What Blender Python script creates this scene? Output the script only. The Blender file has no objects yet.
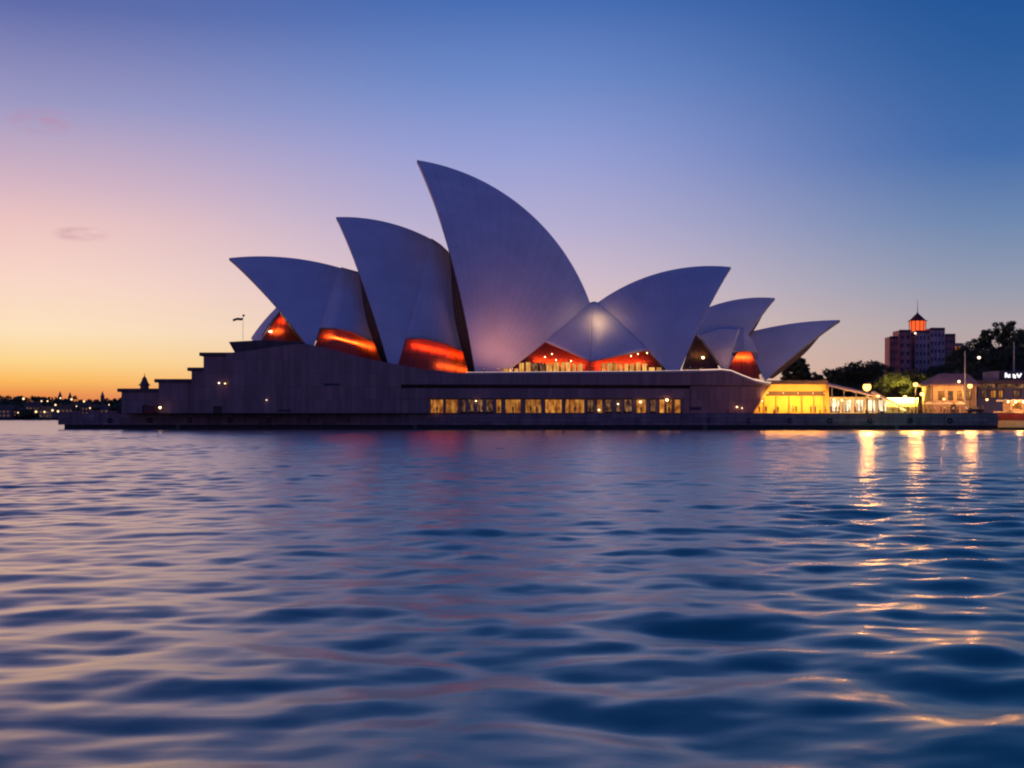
import bpy, bmesh, math, random
import numpy as np
from mathutils import Vector, Matrix

C = bpy.context.scene.collection
scene = bpy.context.scene
random.seed(7)
rng = np.random.default_rng(11)

# ------------------------------------------------------------------ camera
FPX, HOR, CAMZ = 1407.0, 416.0, 3.5
cam_d = bpy.data.cameras.new("camera")
cam = bpy.data.objects.new("camera", cam_d)
C.objects.link(cam)
cam.location = (0, 0, CAMZ)
cam.rotation_euler = (math.radians(90), 0, 0)
cam_d.sensor_width = 36
cam_d.lens = FPX * 36 / 1024
cam_d.shift_y = (HOR - 384) / 1024
cam_d.clip_start = 0.5
cam_d.clip_end = 20000
scene.camera = cam

# ------------------------------------------------------------------ render settings
scene.render.engine = "CYCLES"
scene.view_settings.view_transform = 'Standard'
scene.view_settings.look = 'None'
scene.view_settings.gamma = 1
scene.view_settings.exposure = 0
cy = scene.cycles
cy.use_denoising = True
try:
    cy.denoiser = 'OPENIMAGEDENOISE'
except Exception:
    pass
cy.max_bounces = 7
cy.diffuse_bounces = 3
cy.glossy_bounces = 4
cy.transparent_max_bounces = 12
cy.sample_clamp_indirect = 6
cy.sample_clamp_direct = 0
cy.caustics_reflective = False
cy.caustics_refractive = False
cy.pixel_filter_type = 'BLACKMAN_HARRIS'
cy.filter_width = 2.1


def lin(c):
    return tuple(((x / 255) / 12.92 if x / 255 <= 0.04045 else ((x / 255 + 0.055) / 1.055) ** 2.4) for x in c)


# ------------------------------------------------------------------ node helpers
class NT:
    def __init__(self, tree):
        self.t = tree

    def n(self, kind, **kw):
        nd = self.t.nodes.new(kind)
        for k, v in kw.items():
            setattr(nd, k, v)
        return nd

    def link(self, a, b):
        self.t.links.new(a, b)

    def put(self, sock, v):
        if hasattr(v, 'is_output'):
            self.link(v, sock)
        else:
            sock.default_value = v

    def math(self, op, a, b=0.0, clamp=False):
        nd = self.n('ShaderNodeMath', operation=op, use_clamp=clamp)
        self.put(nd.inputs[0], a)
        self.put(nd.inputs[1], b)
        return nd.outputs[0]

    def mapr(self, v, a, b, c=0.0, d=1.0, smooth=False):
        nd = self.n('ShaderNodeMapRange')
        nd.interpolation_type = 'SMOOTHSTEP' if smooth else 'LINEAR'
        self.put(nd.inputs[0], v)
        for i, x in enumerate((a, b, c, d)):
            nd.inputs[i + 1].default_value = x
        return nd.outputs[0]

    def mix(self, f, a, b, mode='MIX'):
        nd = self.n('ShaderNodeMix', data_type='RGBA', blend_type=mode)
        self.put(nd.inputs[0], f)
        self.put(nd.inputs[6], a)
        self.put(nd.inputs[7], b)
        return nd.outputs[2]

    def ramp(self, v, stops):
        nd = self.n('ShaderNodeValToRGB')
        e = nd.color_ramp.elements
        while len(e) > 1:
            e.remove(e[-1])
        for i, (p, c) in enumerate(stops):
            el = e[0] if i == 0 else e.new(p)
            el.position = p
            el.color = (*c, 1)
        self.put(nd.inputs[0], v)
        return nd.outputs[0]


# ------------------------------------------------------------------ sky (world)
SUN_AZ = math.radians(-32)     # from the viewing direction (+Y), towards the left
SUN_EL = math.radians(1.0)
world = bpy.data.worlds.new("World")
scene.world = world
world.use_nodes = True
w = NT(world.node_tree)
world.node_tree.nodes.clear()
wo = w.n('ShaderNodeOutputWorld')
bg = w.n('ShaderNodeBackground')
w.link(bg.outputs[0], wo.inputs[0])
tc = w.n('ShaderNodeTexCoord')
sep = w.n('ShaderNodeSeparateXYZ')
w.link(tc.outputs['Generated'], sep.inputs[0])
dx, dy, dz = sep.outputs
hh = w.math('SQRT', w.math('MAXIMUM', w.math('SUBTRACT', 1.0, w.math('MULTIPLY', dz, dz)), 1e-4))
ax = w.math('DIVIDE', dx, hh)
ay = w.math('DIVIDE', dy, hh)
ZM = 0.62
zt = w.math('DIVIDE', dz, ZM, clamp=True)


def stops(lst):
    return [(z / ZM, lin(c)) for z, c in lst]


SL = stops([(0.0, (206, 108, 72)), (0.014, (232, 142, 78)), (0.024, (250, 186, 96)), (0.0374, (251, 213, 144)), (0.0574, (250, 225, 188)),
            (0.0905, (248, 214, 199)), (0.13, (235, 196, 194)), (0.156, (210, 180, 195)), (0.207, (154, 152, 195)),
            (0.268, (94, 108, 170)), (0.40, (48, 74, 142)), (0.62, (20, 44, 104))])
SC = stops([(0.0, (232, 156, 124)), (0.03, (242, 200, 164)), (0.06, (232, 200, 190)), (0.10, (208, 188, 204)), (0.136, (180, 174, 210)),
            (0.185, (148, 158, 212)), (0.232, (110, 138, 200)), (0.282, (72, 110, 180)), (0.40, (36, 74, 146)), (0.62, (18, 46, 110))])
SR = stops([(0.0, (214, 158, 142)), (0.02, (200, 164, 154)), (0.06, (176, 164, 168)), (0.09, (146, 154, 176)), (0.13, (110, 136, 176)),
            (0.177, (66, 108, 170)), (0.24, (44, 92, 156)), (0.275, (32, 84, 150)), (0.40, (20, 60, 128)), (0.62, (14, 40, 102))])
SB = stops([(0.0, (112, 92, 142)), (0.08, (104, 98, 164)), (0.2, (70, 84, 168)), (0.45, (34, 66, 148)), (0.62, (16, 46, 116))])
cL, cC, cR, cB = (w.ramp(zt, s) for s in (SL, SC, SR, SB))
SG = stops([(0.0, (220, 110, 64)), (0.024, (252, 160, 70)), (0.06, (255, 196, 130)), (0.10, (250, 188, 160)), (0.15, (232, 168, 176)), (0.21, (186, 146, 184)), (0.28, (120, 116, 172)), (0.42, (54, 76, 142)), (0.62, (22, 46, 106))])
cG = w.ramp(zt, SG)
cL = w.mix(w.mapr(ax, -0.62, -0.33), cG, cL)
m1 = w.mix(w.mapr(ax, -0.34, 0.0, smooth=True), cL, cC)
m2 = w.mix(w.mapr(ax, 0.0, 0.34, smooth=True), m1, cR)
# towards the side away from the sunset the sky is plain dark blue
dsun = w.math('ADD', w.math('MULTIPLY', ax, math.sin(SUN_AZ)), w.math('MULTIPLY', ay, math.cos(SUN_AZ)))
m3 = w.mix(w.mapr(dsun, 0.58, -0.25, smooth=True), m2, cB)


# two faint wisps of cloud low on the left
def wisp(col, u, v, su, sv, amount, seed, base):
    d0 = Vector(((u - 512) / FPX, 1, (HOR - v) / FPX)).normalized()
    a = w.math('DIVIDE', w.math('SUBTRACT', ax, d0.x / math.hypot(d0.x, d0.y)), su)
    b = w.math('DIVIDE', w.math('SUBTRACT', dz, d0.z), sv)
    r2 = w.math('ADD', w.math('MULTIPLY', a, a), w.math('MULTIPLY', b, b))
    g = w.mapr(r2, 0.0, 1.0, 1.0, 0.0, smooth=True)
    mp = w.n('ShaderNodeMapping')
    w.link(tc.outputs['Generated'], mp.inputs[0])
    mp.inputs['Scale'].default_value = (60, 60, 190)
    mp.inputs['Location'].default_value = (seed, 0, 0)
    nz = w.n('ShaderNodeTexNoise')
    w.link(mp.outputs[0], nz.inputs[0])
    nz.inputs['Scale'].default_value = 1.0
    nz.inputs['Detail'].default_value = 4
    k = w.math('MULTIPLY', w.math('MULTIPLY', g, w.mapr(nz.outputs[0], 0.35, 0.7, 0, 1)), amount)
    front = w.math('GREATER_THAN', ay, 0.0)
    return w.mix(w.math('MULTIPLY', k, front), base, (*lin(col), 1))


m4 = wisp((190, 130, 160), 42, 121, 0.024, 0.010, 0.6, 3.0, m3)
m5 = wisp((196, 150, 160), 80, 234, 0.022, 0.006, 0.65, 9.0, m4)
# very thin uneven veil of high cloud
mpv = w.n('ShaderNodeMapping')
w.link(tc.outputs['Generated'], mpv.inputs[0])
mpv.inputs['Scale'].default_value = (2.2, 2.2, 22)
mpv.inputs['Rotation'].default_value = (0, math.radians(4), 0)
nv = w.n('ShaderNodeTexNoise')
w.link(mpv.outputs[0], nv.inputs[0])
nv.inputs['Scale'].default_value = 1.6
nv.inputs['Detail'].default_value = 5
m5 = w.mix(w.mapr(nv.outputs[0], 0.48, 0.75, 0.0, 0.16), m5, w.mix(1.0, m5, (1.12, 1.0, 0.99, 1), 'MULTIPLY'))
sky = w.n('ShaderNodeTexSky', sky_type='NISHITA')
sky.sun_disc = False
sky.sun_elevation = SUN_EL
sky.sun_rotation = SUN_AZ
add = w.mix(1.0, m5, w.mix(1.0, sky.outputs[0], (0.0012, 0.0012, 0.0012, 1), 'MULTIPLY'), 'ADD')
w.link(add, bg.inputs[0])
bg.inputs[1].default_value = 1.0

# ------------------------------------------------------------------ sun lamp (all but set)
sd = bpy.data.lights.new("sun", 'SUN')
sd.energy = 0.6
sd.angle = math.radians(8)
sd.color = (1.0, 0.55, 0.3)
sun = bpy.data.objects.new("sun", sd)
C.objects.link(sun)
sdir = Vector((math.sin(SUN_AZ) * math.cos(SUN_EL), math.cos(SUN_AZ) * math.cos(SUN_EL), math.sin(SUN_EL)))
sun.rotation_euler = sdir.to_track_quat('Z', 'Y').to_euler()
sun.location = sdir * 100 + Vector((0, 0, 50))


# ------------------------------------------------------------------ geometry helpers
def X(u, Y):
    return (u - 512) / FPX * Y


def Z(v, Y):
    return CAMZ + (HOR - v) / FPX * Y


def P(u, v, Y):
    return Vector((X(u, Y), Y, Z(v, Y)))


class MB:
    def __init__(self):
        self.v, self.f, self.uv = [], [], None

    def add(self, vs, fs):
        o = len(self.v)
        self.v += [tuple(p) for p in vs]
        self.f += [tuple(i + o for i in f) for f in fs]
        return self

    def box(self, x0, x1, y0, y1, z0, z1):
        return self.add([(x0, y0, z0), (x1, y0, z0), (x1, y1, z0), (x0, y1, z0), (x0, y0, z1), (x1, y0, z1), (x1, y1, z1), (x0, y1, z1)],
                        [(0, 3, 2, 1), (4, 5, 6, 7), (0, 1, 5, 4), (1, 2, 6, 5), (2, 3, 7, 6), (3, 0, 4, 7)])

    def prism_xz(self, poly, y0, y1):
        """polygon of (x,z) extruded along y"""
        n = len(poly)
        vs = [(x, y0, z) for x, z in poly] + [(x, y1, z) for x, z in poly]
        fs = [tuple(range(n)), tuple(range(2 * n - 1, n - 1, -1))]
        fs += [(i, i + n, (i + 1) % n + n, (i + 1) % n) for i in range(n)]
        return self.add(vs, fs)

    def prism_xy(self, poly, z0, z1):
        n = len(poly)
        vs = [(x, y, z0) for x, y in poly] + [(x, y, z1) for x, y in poly]
        fs = [tuple(range(n - 1, -1, -1)), tuple(range(n, 2 * n))]
        fs += [(i, (i + 1) % n, (i + 1) % n + n, i + n) for i in range(n)]
        return self.add(vs, fs)

    def tube(self, pts, rads, seg=8, cap=True):
        pts = [Vector(p) for p in pts]
        if not hasattr(rads, '__len__'):
            rads = [rads] * len(pts)
        vs, fs = [], []
        for i, p in enumerate(pts):
            d = (pts[min(i + 1, len(pts) - 1)] - pts[max(i - 1, 0)]).normalized()
            a = d.cross(Vector((0, 1, 0.01)) if abs(d.y) < 0.9 else Vector((1, 0, 0.01))).normalized()
            b = d.cross(a)
            for k in range(seg):
                t = 2 * math.pi * k / seg
                vs.append(p + (a * math.cos(t) + b * math.sin(t)) * rads[i])
        for i in range(len(pts) - 1):
            for k in range(seg):
                k2 = (k + 1) % seg
                fs.append((i * seg + k, i * seg + k2, (i + 1) * seg + k2, (i + 1) * seg + k))
        if cap:
            fs.append(tuple(range(seg - 1, -1, -1)))
            fs.append(tuple(range((len(pts) - 1) * seg, len(pts) * seg)))
        return self.add(vs, fs)

    def lathe(self, prof, c=(0, 0, 0), seg=16):
        vs, fs = [], []
        for r, z in prof:
            for k in range(seg):
                t = 2 * math.pi * k / seg
                vs.append((c[0] + r * math.cos(t), c[1] + r * math.sin(t), c[2] + z))
        n = len(prof)
        for i in range(n - 1):
            for k in range(seg):
                k2 = (k + 1) % seg
                fs.append((i * seg + k, i * seg + k2, (i + 1) * seg + k2, (i + 1) * seg + k))
        fs.append(tuple(range(seg - 1, -1, -1)))
        fs.append(tuple(range((n - 1) * seg, n * seg)))
        return self.add(vs, fs)

    def ball(self, c, r, seg=12, rings=8, sz=1.0):
        prof = [(max(r * math.sin(math.pi * i / rings), 0.001), -r * sz * math.cos(math.pi * i / rings)) for i in range(rings + 1)]
        return self.lathe(prof, c, seg)

    def grid(self, pts):
        """pts[i][j] -> quads"""
        n, m = len(pts), len(pts[0])
        vs = [p for row in pts for p in row]
        fs = [(i * m + j, (i + 1) * m + j, (i + 1) * m + j + 1, i * m + j + 1) for i in range(n - 1) for j in range(m - 1)]
        return self.add(vs, fs)

    def build(self, name, mat=None, parent=None, smooth=False, origin=None):
        me = bpy.data.meshes.new(name)
        vs = self.v
        if origin is not None and parent is None:
            vs = [(a - origin[0], b - origin[1], c - origin[2]) for a, b, c in vs]
        me.from_pydata(vs, [], self.f)
        if smooth:
            me.polygons.foreach_set('use_smooth', [True] * len(me.polygons))
        if mat:
            me.materials.append(mat)
        me.update()
        o = bpy.data.objects.new(name, me)
        C.objects.link(o)
        if origin is not None and parent is None:
            o.location = origin
        if parent:
            o.parent = parent
            # vertices are in world space; parents are unrotated, so undo their offset
            off = Vector((0, 0, 0))
            p = parent
            while p:
                off += p.location
                p = p.parent
            o.location = -off if not getattr(self, 'local', False) else (0, 0, 0)
            if not getattr(self, 'local', False):
                me.transform(Matrix.Translation(-off))
                o.location = (0, 0, 0)
        return o


class LMB(MB):
    local = True


def fixnormals(o):
    bm = bmesh.new()
    bm.from_mesh(o.data)
    bmesh.ops.recalc_face_normals(bm, faces=bm.faces)
    bm.to_mesh(o.data)
    bm.free()


def bevel(o, wd, seg=1):
    m = o.modifiers.new('bevel', 'BEVEL')
    m.width = wd
    m.segments = seg
    m.limit_method = 'ANGLE'


def tag(o, label=None, cat=None, group=None, kind=None):
    if label:
        o['label'] = label
    if cat:
        o['category'] = cat
    if group:
        o['group'] = group
    if kind:
        o['kind'] = kind
    return o


def thing(name, label, cat, loc=(0, 0, 0), group=None, rz=0):
    o = bpy.data.objects.new(name, None)
    C.objects.link(o)
    o.location = loc
    o.rotation_euler = (0, 0, rz)
    o.empty_display_size = 0.3
    return tag(o, label, cat, group)


def dup(root, loc, label, group=None, rz=0.0, scale=1.0):
    r = root.copy()
    C.objects.link(r)
    r.location = loc
    r.rotation_euler = (0, 0, rz)
    r.scale = (scale,) * 3 if not hasattr(scale, '__len__') else scale
    r['label'] = label
    if group:
        r['group'] = group
    for ch in list(root.children):
        c = ch.copy()
        C.objects.link(c)
        c.parent = r
        for g in ch.children:
            d = g.copy()
            C.objects.link(d)
            d.parent = c
    return r


# ------------------------------------------------------------------ materials
def mat(name, base, rough=0.6, var=0.15, scale=0.6, metal=0.0, spec=0.5, bump=0.0, bscale=4.0, coord='Object'):
    m = bpy.data.materials.new(name)
    m.use_nodes = True
    n = NT(m.node_tree)
    b = m.node_tree.nodes['Principled BSDF']
    b.inputs['Roughness'].default_value = rough
    b.inputs['Metallic'].default_value = metal
    b.inputs['Specular IOR Level'].default_value = spec
    t = n.n('ShaderNodeTexCoord')
    z = n.n('ShaderNodeTexNoise')
    n.link(t.outputs[coord], z.inputs[0])
    z.inputs['Scale'].default_value = scale
    z.inputs['Detail'].default_value = 5
    k = n.mapr(z.outputs[0], 0.3, 0.7, 1 - var, 1 + var)
    col = n.mix(1.0, (*base, 1), k, 'MULTIPLY')
    n.link(col, b.inputs['Base Color'])
    if bump:
        z2 = n.n('ShaderNodeTexNoise')
        n.link(t.outputs[coord], z2.inputs[0])
        z2.inputs['Scale'].default_value = bscale
        z2.inputs['Detail'].default_value = 4
        bp = n.n('ShaderNodeBump')
        bp.inputs['Strength'].default_value = bump
        bp.inputs['Distance'].default_value = 0.1
        n.link(z2.outputs[0], bp.inputs['Height'])
        n.link(bp.outputs[0], b.inputs['Normal'])
    m['n'] = 1
    return m


def panel_mat(name, base, bw, bh, rough=0.7, joint=0.6, var=0.18, stain=0.25):
    """stone cladding in panels (object space, x/z), joints and weather streaks"""
    m = bpy.data.materials.new(name)
    m.use_nodes = True
    n = NT(m.node_tree)
    b = m.node_tree.nodes['Principled BSDF']
    t = n.n('ShaderNodeTexCoord')
    s = n.n('ShaderNodeSeparateXYZ')
    n.link(t.outputs['Object'], s.inputs[0])
    c = n.n('ShaderNodeCombineXYZ')
    n.link(n.math('ADD', s.outputs[0], s.outputs[1]), c.inputs[0])
    n.link(s.outputs[2], c.inputs[1])
    br = n.n('ShaderNodeTexBrick')
    n.link(c.outputs[0], br.inputs[0])
    br.inputs['Scale'].default_value = 1.0
    br.inputs['Brick Width'].default_value = bw
    br.inputs['Row Height'].default_value = bh
    br.inputs['Mortar Size'].default_value = 0.05
    br.offset = 0.0
    br.inputs['Color1'].default_value = tuple(x * (1 - var) for x in base) + (1,)
    br.inputs['Color2'].default_value = tuple(x * (1 + var) for x in base) + (1,)
    br.inputs['Mortar'].default_value = tuple(x * joint for x in base) + (1,)
    z = n.n('ShaderNodeTexNoise')
    mp = n.n('ShaderNodeMapping')
    n.link(c.outputs[0], mp.inputs[0])
    mp.inputs['Scale'].default_value = (0.9, 0.12, 1)
    n.link(mp.outputs[0], z.inputs[0])
    z.inputs['Scale'].default_value = 0.6
    z.inputs['Detail'].default_value = 6
    k = n.mapr(z.outputs[0], 0.3, 0.7, 1 - stain, 1 + stain)
    n.link(n.mix(1.0, br.outputs[0], k, 'MULTIPLY'), b.inputs['Base Color'])
    b.inputs['Roughness'].default_value = rough
    return m


def lamp_mat(name, col, strength):
    m = bpy.data.materials.new(name)
    m.use_nodes = True
    m.node_tree.nodes.clear()
    n = NT(m.node_tree)
    o = n.n('ShaderNodeOutputMaterial')
    e = n.n('ShaderNodeEmission')
    e.inputs[0].default_value = (*col, 1)
    e.inputs[1].default_value = strength
    n.link(e.outputs[0], o.inputs[0])
    return m


def window_mat(name, c1, c2, s0, s1, sx=0.8, sz=0.25, seed=0.0):
    """a lit room behind a window: uneven warm light"""
    m = bpy.data.materials.new(name)
    m.use_nodes = True
    m.node_tree.nodes.clear()
    n = NT(m.node_tree)
    o = n.n('ShaderNodeOutputMaterial')
    t = n.n('ShaderNodeTexCoord')
    mp = n.n('ShaderNodeMapping')
    n.link(t.outputs['Object'], mp.inputs[0])
    mp.inputs['Scale'].default_value = (sx, sx, sz)
    mp.inputs['Location'].default_value = (seed, 0, 0)
    z = n.n('ShaderNodeTexNoise')
    n.link(mp.outputs[0], z.inputs[0])
    z.inputs['Scale'].default_value = 1.0
    z.inputs['Detail'].default_value = 2.5
    z.inputs['Roughness'].default_value = 0.5
    f = n.mapr(z.outputs[0], 0.33, 0.67)
    e = n.n('ShaderNodeEmission')
    n.link(n.mix(f, (*c1, 1), (*c2, 1)), e.inputs[0])
    oi = n.n('ShaderNodeObjectInfo')
    n.link(n.math('MULTIPLY', n.mapr(f, 0, 1, s0, s1), n.mapr(oi.outputs['Random'], 0, 1, 0.5, 1.15)), e.inputs[1])
    g = n.n('ShaderNodeBsdfGlossy')
    g.inputs['Roughness'].default_value = 0.08
    fr = n.n('ShaderNodeFresnel')
    fr.inputs[0].default_value = 1.45
    mx = n.n('ShaderNodeMixShader')
    n.link(fr.outputs[0], mx.inputs[0])
    n.link(e.outputs[0], mx.inputs[1])
    n.link(g.outputs[0], mx.inputs[2])
    n.link(mx.outputs[0], o.inputs[0])
    return m


def glass_mat(name, tint=(0.75, 0.72, 0.7)):
    m = bpy.data.materials.new(name)
    m.use_nodes = True
    m.node_tree.nodes.clear()
    n = NT(m.node_tree)
    o = n.n('ShaderNodeOutputMaterial')
    t = n.n('ShaderNodeBsdfTransparent')
    t.inputs[0].default_value = (*tint, 1)
    g = n.n('ShaderNodeBsdfGlossy')
    g.inputs['Roughness'].default_value = 0.05
    fr = n.n('ShaderNodeFresnel')
    fr.inputs[0].default_value = 1.4
    mx = n.n('ShaderNodeMixShader')
    n.link(fr.outputs[0], mx.inputs[0])
    n.link(t.outputs[0], mx.inputs[1])
    n.link(g.outputs[0], mx.inputs[2])
    n.link(mx.outputs[0], o.inputs[0])
    return m


def tile_mat():
    """glazed white tile lids on the shells: fan ribs and rows from the UV map"""
    m = bpy.data.materials.new('glazed_tile')
    m.use_nodes = True
    n = NT(m.node_tree)
    b = m.node_tree.nodes['Principled BSDF']
    t = n.n('ShaderNodeTexCoord')
    s = n.n('ShaderNodeSeparateXYZ')
    n.link(t.outputs['UV'], s.inputs[0])
    rib = n.math('FRACT', n.math('MULTIPLY', s.outputs[0], 16.0))
    row = n.math('FRACT', n.math('MULTIPLY', n.math('ADD', s.outputs[1], n.math('MULTIPLY', n.math('ABSOLUTE', n.math('SUBTRACT', rib, 0.5)), 0.03)), 14.0))
    jr = n.math('MINIMUM', n.mapr(n.math('ABSOLUTE', n.math('SUBTRACT', rib, 0.5)), 0.42, 0.5, 1.0, 0.87), n.mapr(row, 0.0, 0.07, 0.93, 1.0))
    z = n.n('ShaderNodeTexNoise')
    n.link(t.outputs['Object'], z.inputs[0])
    z.inputs['Scale'].default_value = 0.15
    z.inputs['Detail'].default_value = 6
    k = n.math('MULTIPLY', jr, n.mapr(z.outputs[0], 0.3, 0.7, 0.90, 1.06))
    n.link(n.mix(1.0, (0.76, 0.74, 0.73, 1), k, 'MULTIPLY'), b.inputs['Base Color'])
    b.inputs['Roughness'].default_value = 0.38
    return m


M = {}
M['tile'] = tile_mat()
M['rim'] = mat('shell_concrete', (0.42, 0.37, 0.34), 0.7, 0.12)
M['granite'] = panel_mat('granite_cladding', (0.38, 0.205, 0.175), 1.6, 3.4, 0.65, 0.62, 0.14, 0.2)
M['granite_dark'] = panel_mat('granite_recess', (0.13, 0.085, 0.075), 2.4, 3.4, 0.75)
M['paving'] = panel_mat('granite_paving', (0.17, 0.13, 0.125), 1.2, 1.2, 0.7)
M['quay'] = panel_mat('quay_stone', (0.32, 0.19, 0.175), 3.0, 1.0, 0.75, 0.5, 0.22, .3)
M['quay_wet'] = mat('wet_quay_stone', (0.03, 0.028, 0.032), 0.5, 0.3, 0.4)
M['coping'] = mat('pale_coping', (0.62, 0.55, 0.50), 0.6, 0.08)
M['bronze'] = mat('bronze_frame', (0.07, 0.045, 0.03), 0.45, 0.15, metal=0.4)
M['brown_soffit'] = mat('brown_soffit', (0.22, 0.13, 0.10), 0.7, 0.1)
M['red_room'] = mat('red_interior', (0.80, 0.11, 0.022), 0.85, 0.12, 0.5)
M['cream_room'] = mat('cream_interior', (0.80, 0.52, 0.13), 0.85, 0.15, 0.5)
M['glass'] = glass_mat('tinted_glass', (0.82, 0.78, 0.74))
M['dark_glass'] = glass_mat('bronze_glass', (0.28, 0.2, 0.16))
M['win_amber'] = window_mat('lit_amber', (1.0, 0.26, 0.02), (1.0, 0.44, 0.08), 0.18, 0.9, 0.9, 0.45)
M['win_dim'] = window_mat('lit_dim', (0.5, 0.16, 0.06), (1.0, 0.5, 0.2), 0.02, 0.36, 1.6, 0.6, 4.0)
M['win_foyer'] = window_mat('lit_foyer', (1.0, .36, .05), (1.0, .52, .13), .7, 1.15, 1.0, .5, 7.0)
M['win_white'] = window_mat('lit_white', (1.0, 0.66, 0.30), (1.0, 0.88, 0.62), 0.9, 2.4, 1.2, 0.3, 2.0)
M['metal'] = mat('dark_metal', (0.06, 0.06, 0.065), 0.4, 0.1, metal=0.8)
M['steel'] = mat('grey_metal', (0.35, 0.35, 0.36), 0.4, 0.1, metal=0.6)
M['bulb_warm'] = lamp_mat('bulb_warm', (1.0, 0.55, 0.16), 8)
M['bulb_soft'] = lamp_mat('bulb_soft', (1.0, 0.60, 0.28), 7)
M['bulb_white'] = lamp_mat('bulb_white', (1.0, 0.74, 0.55), 3.2)
M['strip'] = lamp_mat('coping_glow', (1.0, 0.62, 0.46), 1.15)  # emission that brightens the coping line, not a lamp fitting


def point_light(name, loc, col, power, rad=0.4, parent=None):
    ld = bpy.data.lights.new(name, 'POINT')
    ld.energy = power
    ld.color = col
    ld.shadow_soft_size = rad
    o = bpy.data.objects.new(name, ld)
    C.objects.link(o)
    o.location = loc
    return o


def strip_light(name, a, b, aim, col, power, wide=0.3):
    a, b, aim = Vector(a), Vector(b), Vector(aim)
    ld = bpy.data.lights.new(name, 'AREA')
    ld.shape = 'RECTANGLE'
    ld.size, ld.size_y = (b - a).length, wide
    ld.energy, ld.color = power, col
    o = bpy.data.objects.new(name, ld)
    C.objects.link(o)
    ex = (b - a).normalized()
    ez = -(aim - ex * ex.dot(aim)).normalized()
    ey = ez.cross(ex)
    o.matrix_world = Matrix(((ex.x, ey.x, ez.x, 0), (ex.y, ey.y, ez.y, 0), (ex.z, ey.z, ez.z, 0), (0, 0, 0, 1)))
    o.location = (a + b) / 2
    return o


def spot_light(name, loc, target, col, power, cone, blend=0.8, rad=0.3):
    ld = bpy.data.lights.new(name, 'SPOT')
    ld.energy = power
    ld.color = col
    ld.spot_size = math.radians(cone)
    ld.spot_blend = blend
    ld.shadow_soft_size = rad
    o = bpy.data.objects.new(name, ld)
    C.objects.link(o)
    o.location = loc
    o.rotation_euler = (Vector(loc) - Vector(target)).to_track_quat('Z', 'Y').to_euler()
    return o


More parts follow.
